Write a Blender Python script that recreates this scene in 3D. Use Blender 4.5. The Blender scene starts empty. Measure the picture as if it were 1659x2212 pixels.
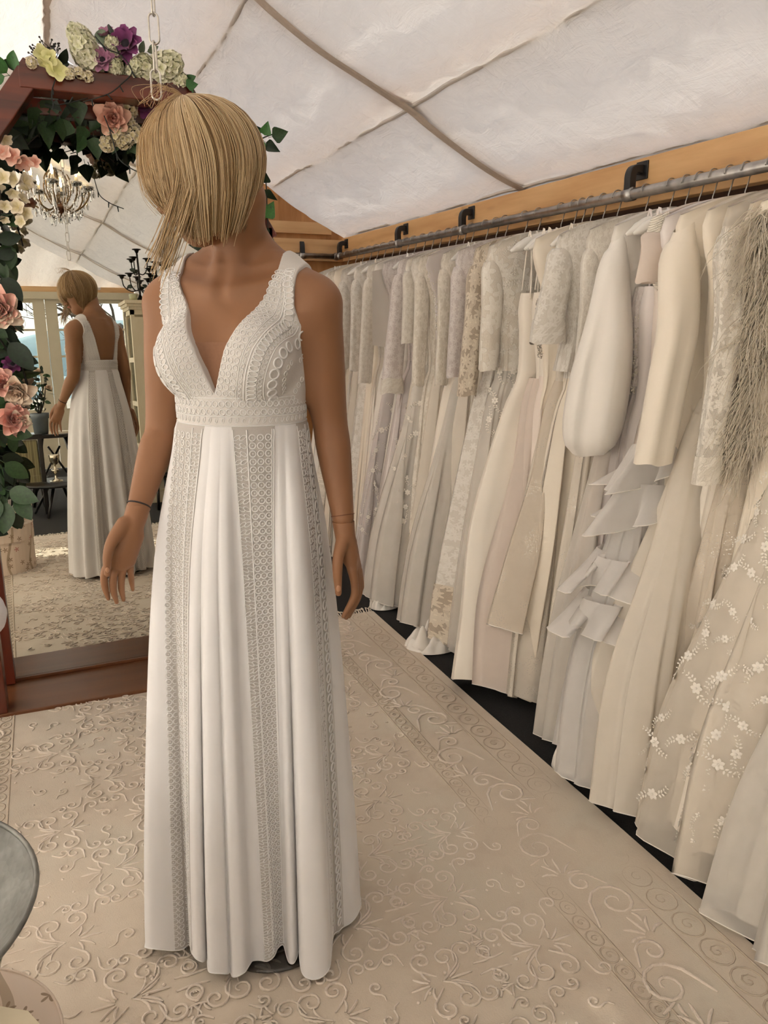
import bpy, math, random
import numpy as np
from mathutils import Vector, Matrix
from mathutils.bvhtree import BVHTree

S = bpy.context.scene
COL = S.collection
R_ = math.radians
PI = math.pi

# ------------------------------------------------------------------ camera
camd = bpy.data.cameras.new('camera')
camd.sensor_fit = 'HORIZONTAL'; camd.sensor_width = 36.0
camd.lens = 36.0 * 1680.0 / 1659.0
camd.clip_start = 0.02; camd.clip_end = 300
cam = bpy.data.objects.new('camera', camd); COL.objects.link(cam)
cam.location = (0, 0, 1.35)
cam.rotation_euler = (R_(90 - 13.908), 0, R_(-23.192))
S.camera = cam

# ------------------------------------------------------------------ world, sun, exposure
S.view_settings.view_transform = 'Standard'
S.view_settings.look = 'None'
S.view_settings.gamma = 1.0
S.view_settings.use_curve_mapping = False
S.view_settings.exposure = 0.43
S.cycles.max_bounces = 6
S.cycles.diffuse_bounces = 4
S.cycles.glossy_bounces = 3
S.cycles.transmission_bounces = 4
S.cycles.transparent_max_bounces = 8
S.cycles.use_adaptive_sampling = True
S.cycles.adaptive_threshold = 0.14
S.cycles.adaptive_min_samples = 12
S.cycles.sample_clamp_indirect = 6.0
S.cycles.caustics_reflective = False
S.cycles.caustics_refractive = False

W = bpy.data.worlds.new('sky'); S.world = W; W.use_nodes = True
_nt = W.node_tree
_bg = _nt.nodes['Background']
_sk = _nt.nodes.new('ShaderNodeTexSky'); _sk.sky_type = 'NISHITA'
_sk.sun_disc = False; _sk.sun_elevation = R_(38); _sk.sun_rotation = R_(230)
_sk.air_density = 1.0; _sk.dust_density = 3.0; _sk.ozone_density = 1.0
_hs = _nt.nodes.new('ShaderNodeHueSaturation'); _hs.inputs['Saturation'].default_value = .30
_nt.links.new(_sk.outputs[0], _hs.inputs['Color']); _nt.links.new(_hs.outputs[0], _bg.inputs[0])
_bg.inputs[1].default_value = 0.34

sund = bpy.data.lights.new('sun', 'SUN'); sund.energy = 4.5; sund.angle = R_(0.6)
sund.color = (1.0, 0.93, 0.82)
sun = bpy.data.objects.new('sun', sund); COL.objects.link(sun)
SUN_DIR = Vector((0.82, 0.12, -0.56)).normalized()      # direction the light travels
sun.rotation_euler = SUN_DIR.to_track_quat('-Z', 'Y').to_euler()

# ------------------------------------------------------------------ helpers
CAMC = np.array([0, 0, 1.35])
_f = 1680.0
_e = cam.rotation_euler.to_matrix()
_MR = np.array(_e)
def _ray(px, py):
    return _MR @ np.array([(px - 829.5), -(py - 1106.0), -_f])
def at(px, py, y):
    """world point at depth y (distance along the room) seen at a given position of the photograph"""
    r = _ray(px, py); t = y / r[1]
    return CAMC + t * r
def atz(px, py, z):
    r = _ray(px, py); t = (z - 1.35) / r[2]
    return CAMC + t * r

rng = np.random.default_rng(7)
random.seed(7)

class MB:
    """collects vertices and faces for one mesh"""
    def __init__(s): s.v = []; s.f = []; s.uv = None
    def add(s, V, F):
        o = sum(len(a) for a in s.v)
        s.v.append(np.asarray(V, float).reshape(-1, 3)); 
        for q in F: s.f.append(tuple(i + o for i in q))
        return s
    def box(s, c, d, M=None):
        x, y, z = [k / 2 for k in d]
        V = np.array([(-x,-y,-z),(x,-y,-z),(x,y,-z),(-x,y,-z),(-x,-y,z),(x,-y,z),(x,y,z),(-x,y,z)])
        if M is not None: V = V @ np.array(M).T
        s.add(V + np.array(c), [(0,3,2,1),(4,5,6,7),(0,1,5,4),(1,2,6,5),(2,3,7,6),(3,0,4,7)]); return s
    def box2(s, a, b):
        a = np.array(a, float); b = np.array(b, float)
        return s.box((a + b) / 2, np.abs(b - a))
    def beam(s, p, q, w, h, up=(0, 0, 1)):
        """rectangular bar from p to q, w across, h along up"""
        p = np.array(p, float); q = np.array(q, float); d = q - p; L = np.linalg.norm(d); d /= L
        u = np.array(up, float); u -= d * (u @ d); u /= np.linalg.norm(u); r = np.cross(d, u)
        M = np.stack([r, d, u], 1)
        return s.box((p + q) / 2, (w, L, h), M)
    def tube(s, P, r, n=8, cap=True, flat=1.0, up=None):
        V, F = tube_geo(P, r, n, cap, flat, up); return s.add(V, F)
    def lathe(s, prof, c=(0,0,0), n=24, M=None, cap=True):
        V = []; F = []
        m = len(prof)
        for i in range(n):
            a = 2 * PI * i / n
            for (r, z) in prof: V.append((r * math.cos(a), r * math.sin(a), z))
        for i in range(n):
            j = (i + 1) % n
            for k in range(m - 1): F.append((i*m+k, j*m+k, j*m+k+1, i*m+k+1))
        if cap:
            if prof[0][0] > 1e-6: F.append(tuple(i*m for i in range(n))[::-1])
            if prof[-1][0] > 1e-6: F.append(tuple(i*m+m-1 for i in range(n)))
        V = np.array(V)
        if M is not None: V = V @ np.array(M).T
        return s.add(V + np.array(c), F)
    def ball(s, c, r, n=10, m=6, M=None):
        r = np.array([r, r, r] if np.isscalar(r) else r, float)
        V = [(0,0,1)]; F = []
        for j in range(1, m):
            t = PI * j / m
            for i in range(n):
                a = 2*PI*i/n; V.append((math.sin(t)*math.cos(a), math.sin(t)*math.sin(a), math.cos(t)))
        V.append((0,0,-1)); e = len(V) - 1
        for i in range(n):
            F.append((0, 1+i, 1+(i+1)%n))
            for j in range(m-2):
                a=1+j*n+i; b=1+j*n+(i+1)%n; F.append((a, a+n, b+n, b))
            F.append((1+(m-2)*n+i, e, 1+(m-2)*n+(i+1)%n))
        V = np.array(V) * r
        if M is not None: V = V @ np.array(M).T
        return s.add(V + np.array(c), F)
    def grid(s, G, close_u=False, close_v=False):
        """G[nu,nv,3]"""
        nu, nv = G.shape[:2]; F = grid_faces(nu, nv, close_u, close_v)
        return s.add(G.reshape(-1, 3), F)
    def verts(s): return np.concatenate(s.v) if s.v else np.zeros((0, 3))

def grid_faces(nu, nv, cu=False, cv=False):
    F = []
    for i in range(nu if cu else nu - 1):
        a = i * nv; b = ((i + 1) % nu) * nv
        for j in range(nv if cv else nv - 1):
            k = (j + 1) % nv
            F.append((a + j, b + j, b + k, a + k))
    return F

def frames(P, up=None):
    P = np.asarray(P, float); n = len(P)
    T = np.zeros_like(P); T[1:-1] = P[2:] - P[:-2]; T[0] = P[1] - P[0]; T[-1] = P[-1] - P[-2]
    T /= np.maximum(np.linalg.norm(T, axis=1, keepdims=True), 1e-9)
    U = np.zeros_like(P)
    u = np.array(up, float) if up is not None else (np.array([0,0,1.0]) if abs(T[0][2]) < .9 else np.array([1.0,0,0]))
    for i in range(n):
        if up is not None: u = np.array(up, float)
        u = u - T[i] * (u @ T[i]); l = np.linalg.norm(u)
        if l < 1e-6: u = np.array([0.31, .77, .2]); u = u - T[i] * (u @ T[i]); l = np.linalg.norm(u)
        u = u / l; U[i] = u
    return T, U, np.cross(T, U)

def tube_geo(P, r, n=8, cap=True, flat=1.0, up=None):
    P = np.asarray(P, float); m = len(P)
    r = np.full(m, r, float) if np.isscalar(r) else np.asarray(r, float)
    T, U, B = frames(P, up)
    a = np.arange(n) * 2 * PI / n
    V = P[:, None] + r[:, None, None] * (np.cos(a)[None, :, None] * B[:, None] + flat * np.sin(a)[None, :, None] * U[:, None])
    F = grid_faces(m, n, False, True)
    if cap: F += [tuple(range(n)), tuple((m-1)*n + i for i in range(n))[::-1]]
    return V.reshape(-1, 3), F

def cr(P, n=8, closed=False):
    """Catmull-Rom through points"""
    P = np.asarray(P, float); m = len(P)
    if closed: Q = np.concatenate([P[-1:], P, P[:2]])
    else: Q = np.concatenate([2*P[:1]-P[1:2], P, 2*P[-1:]-P[-2:-1]])
    out = []
    segs = m if closed else m - 1
    for i in range(segs):
        p0,p1,p2,p3 = Q[i:i+4]
        for k in range(n):
            t = k / n
            out.append(.5*((2*p1)+(-p0+p2)*t+(2*p0-5*p1+4*p2-p3)*t*t+(-p0+3*p1-3*p2+p3)*t**3))
    if not closed: out.append(P[-1])
    return np.array(out)

def smooth01(a, b, x):
    t = np.clip((x - a) / (b - a), 0, 1); return t * t * (3 - 2 * t)

class Noise:
    """sum of random plane waves"""
    def __init__(s, n, lo, hi, seed, dim=2):
        g = np.random.default_rng(seed)
        k = np.exp(g.uniform(math.log(lo), math.log(hi), n)) * 2 * PI
        d = g.normal(size=(n, dim)); d /= np.linalg.norm(d, axis=1, keepdims=True)
        s.k = d * k[:, None]; s.p = g.uniform(0, 2*PI, n); s.a = (k / k.min()) ** -0.7; s.a /= np.sqrt((s.a**2).sum()/2)
    def __call__(s, *c):
        o = 0
        for k, p, a in zip(s.k, s.p, s.a):
            o = o + a * np.sin(sum(ki * ci for ki, ci in zip(k, c)) + p)
        return o

LOC = {}
def tag(o, label=None, cat=None, group=None, kind=None):
    if label: o['label'] = label
    if cat: o['category'] = cat
    if group: o['group'] = group
    if kind: o['kind'] = kind
    return o
def thing(name, label, cat, loc=(0, 0, 0), group=None, kind=None):
    o = bpy.data.objects.new(name, None); COL.objects.link(o)
    o.location = loc; o.empty_display_size = .05
    LOC[o.name] = np.array(loc, float)
    return tag(o, label, cat, group, kind)
def to_mesh(name, mb, mat, smooth=True, uv=None, off=None):
    V = mb.verts()
    if off is not None: V = V - off
    me = bpy.data.meshes.new(name)
    me.from_pydata(V.tolist(), [], mb.f)
    if smooth: me.polygons.foreach_set('use_smooth', np.ones(len(me.polygons), bool))
    if uv is not None:
        l = me.uv_layers.new(name='uv')
        idx = np.empty(len(me.loops), np.int32); me.loops.foreach_get('vertex_index', idx)
        l.data.foreach_set('uv', np.asarray(uv, np.float32)[idx].ravel())
    if mat is not None:
        for m in (mat if isinstance(mat, (list, tuple)) else [mat]): me.materials.append(m)
    me.update()
    return me
def obj(name, mb, mat, parent=None, smooth=True, uv=None, loc=None, mod=None):
    """one mesh object; vertices are given in world coordinates"""
    if parent is not None:
        off = LOC[parent.name]
    else:
        V = mb.verts()
        off = np.array(loc, float) if loc is not None else np.array([(V[:,0].min()+V[:,0].max())/2, (V[:,1].min()+V[:,1].max())/2, V[:,2].min()])
    me = to_mesh(name, mb, mat, smooth, uv, off)
    o = bpy.data.objects.new(name, me); COL.objects.link(o)
    if parent is not None: o.parent = parent
    else: o.location = off
    LOC[o.name] = off
    return o
def bevel(o, w=.003, n=2):
    m = o.modifiers.new('bevel', 'BEVEL'); m.width = w; m.segments = n; m.limit_method = 'ANGLE'; m.angle_limit = R_(40)
    m.harden_normals = False
    return o
def struct(name, mb, mat, smooth=False, uv=None, label=None):
    o = obj(name, mb, mat, None, smooth, uv); o['kind'] = 'structure'
    if label: o['label'] = label
    return o
def inst(me, name, parent, M):
    """shares mesh data; M is a world matrix"""
    o = bpy.data.objects.new(name, me); COL.objects.link(o)
    if parent is not None:
        o.parent = parent
        o.matrix_basis = Matrix.Translation(-Vector(LOC[parent.name])) @ M
        LOC[o.name] = LOC[parent.name]
    else: o.matrix_basis = M
    return o
def rot_to(n, up=(0,0,1), spin=0.0):
    """matrix whose z axis is n"""
    n = np.array(n, float); n /= np.linalg.norm(n)
    u = np.array(up, float); u = u - n * (u @ n)
    if np.linalg.norm(u) < 1e-5: u = np.array([1.0, 0, 0]) - n * n[0]
    u /= np.linalg.norm(u); x = np.cross(u, n)
    M = np.stack([x, u, n], 1)
    c, s_ = math.cos(spin), math.sin(spin)
    return M @ np.array([[c,-s_,0],[s_,c,0],[0,0,1]])
def mat4(M3, t, s=1.0):
    m = Matrix(np.asarray(M3).tolist()).to_4x4() @ Matrix.Scale(s, 4); m.translation = Vector([float(a) for a in t]); return m

# ------------------------------------------------------------------ materials
def srgb(*c):
    c = np.array(c, float) / 255.0
    return tuple(np.where(c <= .04045, c / 12.92, ((c + .055) / 1.055) ** 2.4))
class NT:
    """small node-tree helper"""
    def __init__(s, name):
        s.m = bpy.data.materials.new(name); s.m.use_nodes = True; s.t = s.m.node_tree; s.t.nodes.clear()
        s.out = s.t.nodes.new('ShaderNodeOutputMaterial')
    def n(s, kind, **kw):
        x = s.t.nodes.new('ShaderNode' + kind)
        for k, v in kw.items():
            if k.startswith('i_'):
                k = k[2:]; k = int(k) if k.isdigit() else k.replace('_', ' ')
                s.set(x.inputs[k], v)
            else: setattr(x, k, v)
        return x
    def set(s, sock, v):
        if isinstance(v, bpy.types.NodeSocket): s.t.links.new(v, sock)
        elif isinstance(v, bpy.types.Node): s.t.links.new(v.outputs[0], sock)
        else:
            if isinstance(v, (tuple, list, np.ndarray)) and len(v) == 3 and sock.type == 'RGBA': v = (*v, 1)
            sock.default_value = v
    def coord(s, kind='Object', scale=(1,1,1), rot=(0,0,0)):
        c = s.n('TexCoord'); mp = s.n('Mapping'); s.t.links.new(c.outputs[kind], mp.inputs[0])
        mp.inputs['Scale'].default_value = scale; mp.inputs['Rotation'].default_value = rot
        return mp.outputs[0]
    def ramp(s, fac, stops, interp='LINEAR'):
        r = s.n('ValToRGB'); s.set(r.inputs[0], fac); cr_ = r.color_ramp; cr_.interpolation = interp
        while len(cr_.elements) < len(stops): cr_.elements.new(.5)
        for e, (p, c) in zip(cr_.elements, stops):
            e.position = p; e.color = (*c, 1) if len(c) == 3 else c
        return r.outputs[0]
    def math(s, op, a, b=None, clamp=False):
        x = s.n('Math', operation=op, use_clamp=clamp); s.set(x.inputs[0], a)
        if b is not None: s.set(x.inputs[1], b)
        return x.outputs[0]
    def mix(s, fac, a, b):
        x = s.n('MixRGB'); s.set(x.inputs[0], fac); s.set(x.inputs[1], a); s.set(x.inputs[2], b); return x.outputs[0]
    def bump(s, h, strength=.3, dist=.01, normal=None):
        x = s.n('Bump'); s.set(x.inputs['Strength'], strength); s.set(x.inputs['Distance'], dist); s.set(x.inputs['Height'], h)
        if normal is not None: s.set(x.inputs['Normal'], normal)
        return x.outputs[0]
    def pbr(s, **kw):
        b = s.n('BsdfPrincipled')
        for k, v in kw.items(): s.set(b.inputs[k.replace('_', ' ')], v)
        return b
    def done(s, shader):
        s.t.links.new(shader.outputs[0], s.out.inputs[0]); return s.m

def plain(name, col, rough=.5, metal=0., noise=0.0, nscale=30, bump=0., **kw):
    t = NT(name)
    co = t.coord()
    nz = t.n('TexNoise', i_Scale=nscale, i_Detail=4.0, i_Vector=co)
    c2 = tuple(max(0, a * (1 - noise)) for a in col); c3 = tuple(min(1, a * (1 + noise)) for a in col)
    c = t.ramp(nz.outputs[0], [(.3, c2), (.7, c3)])
    a = dict(Base_Color=c, Roughness=rough, Metallic=metal)
    if bump: a['Normal'] = t.bump(nz.outputs[0], bump, .004)
    a.update(kw)
    return t.done(t.pbr(**a))

def wood(name, base, dark, scale=1.0, axis='x', rough=.45, knots=False, coat=0.0, contrast=1.0):
    t = NT(name)
    sc = {'x': (1.2, 14, 14), 'y': (14, 1.2, 14), 'z': (14, 14, 1.2)}[axis]
    co = t.coord('Object', tuple(a * scale for a in sc))
    n1 = t.n('TexNoise', i_Scale=2.2, i_Detail=6.0, i_Roughness=.6, i_Distortion=.6, i_Vector=co)
    sc2 = {'x': (.5, 5, 5), 'y': (5, .5, 5), 'z': (5, 5, .5)}[axis]
    co2 = t.coord('Object', tuple(a * scale for a in sc2))
    wv = t.n('TexWave', wave_type='RINGS', i_Scale=.7, i_Distortion=9.0, i_Detail=3.0, i_Vector=co2)
    wv.inputs['Detail Scale'].default_value = 1.2
    f = t.math('ADD', t.math('MULTIPLY', n1.outputs[0], .75), t.math('MULTIPLY', wv.outputs[0], .25))
    mid = tuple((a + b) / 2 for a, b in zip(base, dark))
    c = t.ramp(f, [(.25, dark), (.5, mid), (.75, base)])
    if contrast < 1: c = t.mix(1 - contrast, c, base)
    if knots:
        ks = {'x': (3.6, 16, 16), 'y': (16, 3.6, 16), 'z': (16, 16, 3.6)}[axis]
        vo = t.n('TexVoronoi', i_Scale=1.0, i_Vector=t.coord('Object', ks)); vo.inputs['Randomness'].default_value = 1
        kf = t.ramp(vo.outputs['Distance'], [(.05, (1,1,1)), (.10, (.3,.3,.3)), (.24, (0,0,0))])
        c = t.mix(kf, c, tuple(a * .28 for a in dark))
    return t.done(t.pbr(Base_Color=c, Roughness=rough, Normal=t.bump(f, .15, .003), Coat_Weight=coat, Coat_Roughness=.25))
# ================================================================== materials of the place
def fabric_ceiling(name, tint, transl=.55):
    t = NT(name)
    co = t.coord('Object')
    n1 = t.n('TexNoise', i_Scale=16.0, i_Detail=6.0, i_Roughness=.65, i_Distortion=1.2, i_Vector=t.coord('Object', (1.0, .35, 1.0)))
    n2 = t.n('TexNoise', i_Scale=16.0, i_Detail=5.0, i_Roughness=.7, i_Vector=t.coord('Object', (.25, 1.6, .25)))
    w1 = t.n('TexWave', i_Scale=9.0, i_Distortion=1.5, i_Detail=2.0, i_Vector=t.coord('Object', (.02, 1, .02)), bands_direction='Y')
    h = t.math('ADD', t.math('ADD', n1.outputs[0], t.math('MULTIPLY', n2.outputs[0], .7)), t.math('MULTIPLY', w1.outputs[0], .05))
    nb = t.bump(h, .6, .016)
    col = t.ramp(n1.outputs[0], [(.35, tuple(a * .95 for a in tint)), (.65, tint)])
    d = t.n('BsdfDiffuse', i_Color=col, i_Normal=nb)
    tr = t.n('BsdfTranslucent', i_Color=col, i_Normal=nb)
    mx = t.n('MixShader'); mx.inputs[0].default_value = transl
    t.t.links.new(d.outputs[0], mx.inputs[1]); t.t.links.new(tr.outputs[0], mx.inputs[2])
    return t.done(mx)
M_TENT = fabric_ceiling('tent_lining', (.79, .745, .695), .30)
M_FILLWALL = fabric_ceiling('fill_light_wall_fabric', (.90, .84, .76), .62)  # translucent cloth given to the unseen left wall as soft fill light
M_STRAP = plain('strap_cloth', srgb(190, 176, 162), .85, noise=.06, nscale=60, bump=.2)
M_PINE = wood('pine_board', srgb(218, 176, 124), srgb(186, 138, 88), axis='y', rough=.5, knots=True, contrast=.75)
M_PINEX = wood('pine_board_across', srgb(220, 180, 130), srgb(188, 142, 94), axis='x', rough=.5, knots=True, contrast=.75)
M_PLY = wood('plywood', srgb(196, 145, 92), srgb(150, 96, 50), axis='z', scale=1.3, rough=.6, knots=True, contrast=.8)
M_DARKWALL = wood('dark_wall_board', srgb(96, 66, 42), srgb(60, 38, 22), axis='y', rough=.65)
M_REDWOOD = wood('red_stained_wood', srgb(112, 44, 20), srgb(58, 18, 8), axis='x', rough=.32, coat=.4)
M_REDWOODZ = wood('red_stained_wood_upright', srgb(104, 40, 20), srgb(54, 17, 8), axis='z', rough=.32, coat=.4)
M_BOARD = wood('brown_board', srgb(108, 66, 38), srgb(88, 52, 30), axis='x', rough=.35, contrast=.5)
M_BLACKCARPET = plain('black_carpet', (.012, .012, .012), .95, noise=.5, nscale=260, bump=.5)
M_CREAM = plain('cream_paint', srgb(205, 196, 172), .5, noise=.04, nscale=6)
M_STEEL = plain('steel_pipe', (.42, .40, .38), .33, 1.0, noise=.25, nscale=25)
M_WIRE = plain('hanger_wire', (.45, .43, .40), .3, 1.0, noise=.1)
M_BLACKMETAL = plain('black_plastic', (.012, .012, .013), .42, noise=.2)
M_CHAIN = plain('chain_steel', (.62, .58, .52), .3, 1.0, noise=.15, nscale=80)

def glass_mat():
    t = NT('window_glass')
    g = t.n('BsdfGlossy', i_Roughness=.02); tr = t.n('BsdfTransparent', i_Color=(.96, .98, .97))
    fr = t.n('LayerWeight', i_Blend=.15)
    mx = t.n('MixShader'); t.t.links.new(t.math('MULTIPLY', fr.outputs['Fresnel'], .6), mx.inputs[0])
    t.t.links.new(tr.outputs[0], mx.inputs[1]); t.t.links.new(g.outputs[0], mx.inputs[2])
    return t.done(mx)
M_GLASS = glass_mat()
def mirror_mat():
    t = NT('mirror_silver'); return t.done(t.n('BsdfGlossy', i_Color=(.80, .79, .72), i_Roughness=.0))
M_MIRROR = mirror_mat()

# ================================================================== the room
XR, XL, YB, YF = 1.96, -1.642, 4.815, -4.0
RX, RZ, EZ = 0.159, 2.717, 1.81          # ridge and eaves
SL = (RZ - EZ) / (XR - RX)
def ceil_z(x): return RZ - SL * abs(x - RX)

floor = struct('floor', MB().box2((XL - .1, YF - .1, -.06), (XR + .1, YB + .1, 0)), M_BLACKCARPET, label='black carpet covering the tent floor')

# ---- ceiling : two slopes of white lining fabric
ceiling = thing('ceiling', 'white fabric lining of the pitched tent roof', None, (RX, .6, RZ), kind='structure')
PU = [0.0, .33, .655, .93, 1.0]
def sag2(U):
    o = np.zeros_like(U)
    for a, b in zip(PU[:-1], PU[1:]):
        m = (U >= a) & (U <= b); o[m] = np.abs(np.sin(PI * (U[m] - a) / (b - a))) ** .6 * .024 * min(1, (b - a) / .3)
    return o
def slope(side):
    nx, ny = 90, 360
    u = np.linspace(0, 1, nx); y = np.linspace(YF, YB, ny)
    U, Yg = np.meshgrid(u, y, indexing='ij')
    xe = XR if side > 0 else XL
    X = RX + (xe - RX) * U
    Z = RZ + (EZ - RZ) * U
    # sag between rafters and purlins
    ry = (Yg - 2.875) / 2.05; sag = np.abs(np.sin(PI * ry)) ** .7 * .012
    sg2 = sag2(U)
    N1 = Noise(26, .8, 5, 11 + side); N2 = Noise(40, 5, 16, 21 + side)
    wr = N1(X * 1.0, Yg * .6) * .0045 + N2(X * .55, Yg) * .0022 + N2(Yg * .3 + 4, X * 1.3) * .0016
    edge = np.clip(np.minimum(np.minimum(1 - U, (Yg - YF)), (YB - Yg)) / .05, 0, 1)
    Z = Z - (sag + sg2) * edge + wr * (.3 + .7 * edge)
    # the lining curls down where it meets the end walls
    Z = Z - .05 * np.exp(-((YB - Yg) / .10) ** 2) * smooth01(.55, .75, U)
    mb = MB().grid(np.stack([X, Yg, Z], -1))
    return obj('fabric_slope', mb, M_TENT, ceiling)
slope(1); slope(-1)
# rafters and purlins above the lining, straps under it
mb = MB()
for yy in (2.875, .825, -1.225, -3.275):
    for side in (1, -1):
        xe = XR if side > 0 else XL
        p = (RX, yy, RZ + .035); q = (xe, yy, EZ + .035)
        obj('rafter', MB().beam(p, q, .055, .03, up=(0, 0, 1)), M_PINEX, ceiling, smooth=False)
        n = 40; u = np.linspace(0, 1, n)
        P = np.stack([RX + (xe - RX) * u, np.full(n, yy) + .004 * np.sin(u * 19), RZ + (EZ - RZ) * u - sag2(u) - .011 - .002 * np.sin(u * 31)], 1)
        V, F = tube_geo(P, .026, 6, True, .12, up=(0, 0, 1))
        obj('rafter_strap', MB().add(V, F), M_STRAP, ceiling, smooth=False)
for side in (1, -1):
    xe = XR if side > 0 else XL
    for u, w in ((.33, .016), (.655, .018), (.93, .016)):
        x = RX + (xe - RX) * u; z = RZ + (EZ - RZ) * u
        obj('purlin', MB().box2((x - w, YF, z + .045), (x + w, YB, z + .075)), M_PINE, ceiling, smooth=False)
        n = 160; yy = np.linspace(YF + .02, YB - .02, n)
        P = np.stack([np.full(n, x) + .006 * np.sin(yy * 7 + u * 9), yy, np.full(n, z) - .004 - .004 * np.abs(np.sin(yy * 11 + u * 5))], 1)
        obj('seam', MB().tube(P, .011, 5, flat=.6), M_TENT, ceiling)
obj('ridge_cover', MB().add(*tube_geo(np.stack([np.full(60, RX), np.linspace(YF, YB, 60), RZ - .012 + .004*np.sin(np.linspace(0, 40, 60))], 1), .035, 6, True, .25, up=(0,0,1))), M_STRAP, ceiling)
obj('ridge_beam', MB().box2((RX - .04, YF, RZ + .03), (RX + .04, YB, RZ + .10)), M_PINE, ceiling, smooth=False)

# ---- right wall with its pine boards
struct('wall_right', MB().box2((XR, YF, 0), (XR + .05, YB, EZ + .02)), M_DARKWALL, label='dark brown board wall behind the hanging gowns')
for y0, y1 in ((-1.2, 3.248), (3.252, YB - .03)):
    bevel(struct('trim_1' if y0 < 0 else 'trim_2', MB().box2((1.765, y0, 1.700), (1.81, y1, 1.837)), M_PINE, label='knotty pine board along the right wall above the rail' if y0 < 0 else 'short pine board meeting the far corner above the rail'))

# ---- back wall : plywood gable, pine boards, lining pulled over its upper part
def gable(y, th, mat, name, label, holes=None):
    mb = MB()
    P = [(XL, 0), (XR, 0), (XR, EZ - .02), (RX, RZ - .01), (XL, EZ - .02)]
    V = [(x, y, z) for x, z in P] + [(x, y + th, z) for x, z in P]
    F = [(0, 1, 2, 3, 4), (9, 8, 7, 6, 5)] + [(i, i + 5, (i + 1) % 5 + 5, (i + 1) % 5) for i in range(5)]
    return struct(name, mb.add(V, F), mat, label=label)
wall_back = gable(YB, .04, M_PLY, 'wall_back', 'plywood gable wall at the far end of the tent')
struct('trim_3', MB().box2((XL, YB - .05, 1.700), (1.765, YB, 1.825)), M_PINEX, label='pine board across the far plywood wall')
struct('trim_4', MB().box2((XL, YB - .025, 1.858), (1.70, YB, 1.925)), M_PINEX, label='narrow pine batten above the board on the far wall')
# lining sheet on the gable
nx, nz = 50, 30
xs = np.linspace(XL + .02, 1.0, nx); G = np.zeros((nx, nz, 3))
for i, x in enumerate(xs):
    zt = ceil_z(x) - .015; zb = 2.0 + .02 * math.sin(x * 9)
    zb = min(zb, zt - .02)
    for j in range(nz):
        v = j / (nz - 1); G[i, j] = (x, YB - .03 - .02 * math.sin(x * 11) * v - .015 * math.sin(x * 23 + v * 4), zt + (zb - zt) * v)
obj('lining_sheet', MB().grid(G), M_TENT, wall_back)

# ---- left wall with one window
wy0, wy1, wz0, wz1 = .36, .66, .9, 1.75
mb = MB()
for (ya, za, yb_, zb_) in ((YF, 0, wy0, EZ), (wy1, 0, YB, EZ), (wy0, 0, wy1, wz0), (wy0, wz1, wy1, EZ)):
    mb.add([(XL, ya, za), (XL, yb_, za), (XL, yb_, zb_), (XL, ya, zb_)], [(0, 1, 2, 3)])
wall_left = struct('wall_left', mb, M_FILLWALL, label='unseen side wall, given translucent white fabric as a soft daylight source')
w1 = thing('window_1', 'narrow cream framed window in the side wall', None, (XL, .51, wz0), kind='structure')
mb = MB()
for a, b in (((wy0, wz0), (wy1, wz0 + .03)), ((wy0, wz1 - .03), (wy1, wz1)), ((wy0, wz0), (wy0 + .025, wz1)), ((wy1 - .025, wz0), (wy1, wz1)), ((wy0, 1.315), (wy1, 1.335))):
    obj('frame_bar', MB().box2((XL - .045, a[0], a[1]), (XL - .005, b[0], b[1])), M_CREAM, w1, smooth=False)
obj('pane', MB().box2((XL - .028, wy0 + .02, wz0 + .02), (XL - .024, wy1 - .02, wz1 - .02)), M_GLASS, w1, smooth=False)

# ---- wall behind the camera with glazed double doors
y = YF
DZ0, DZ1 = .72, 1.95
glz = [(-1.36, -.62), (-.50, .24), (.50, 1.24)]
mb = MB()
mb.box2((XL, y - .05, 0), (-1.50, y, 1.80)).box2((1.39, y - .05, 0), (XR, y, 1.80)).box2((1.39, y - .05, 1.80), (1.45, y, 2.0))
wall_front = struct('wall_front', mb, M_CREAM, label='cream wall beside the glazed doors')
mb = MB(); V = [(XL, y - .02, 2.1), (XR, y - .02, 2.1), (XR, y - .02, EZ), (RX, y - .02, RZ), (XL, y - .02, EZ)]
nx, nz = 60, 16; G = np.zeros((nx, nz, 3))
for i, x in enumerate(np.linspace(XL + .01, XR - .01, nx)):
    zt = ceil_z(x)
    for j in range(nz):
        v = j / (nz - 1); G[i, j] = (x, y + .03 + .02 * math.sin(x * 7 + 1) * v + .012 * math.sin(x * 19 + 3 * v), zt + (2.1 - zt) * v if zt > 2.12 else zt)
obj('gable_sheet', MB().grid(G), M_TENT, wall_front)
struct('trim_5', MB().box2((-1.0, y - .04, 2.07), (1.38, y + .05, 2.13)), M_PINEX, label='pine head board over the glazed doors')
struct('trim_6', MB().box2((-1.1, y - .03, 1.99), (1.48, y + .06, 2.07)), M_CREAM, label='cream painted beam over the glazed doors')
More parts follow.
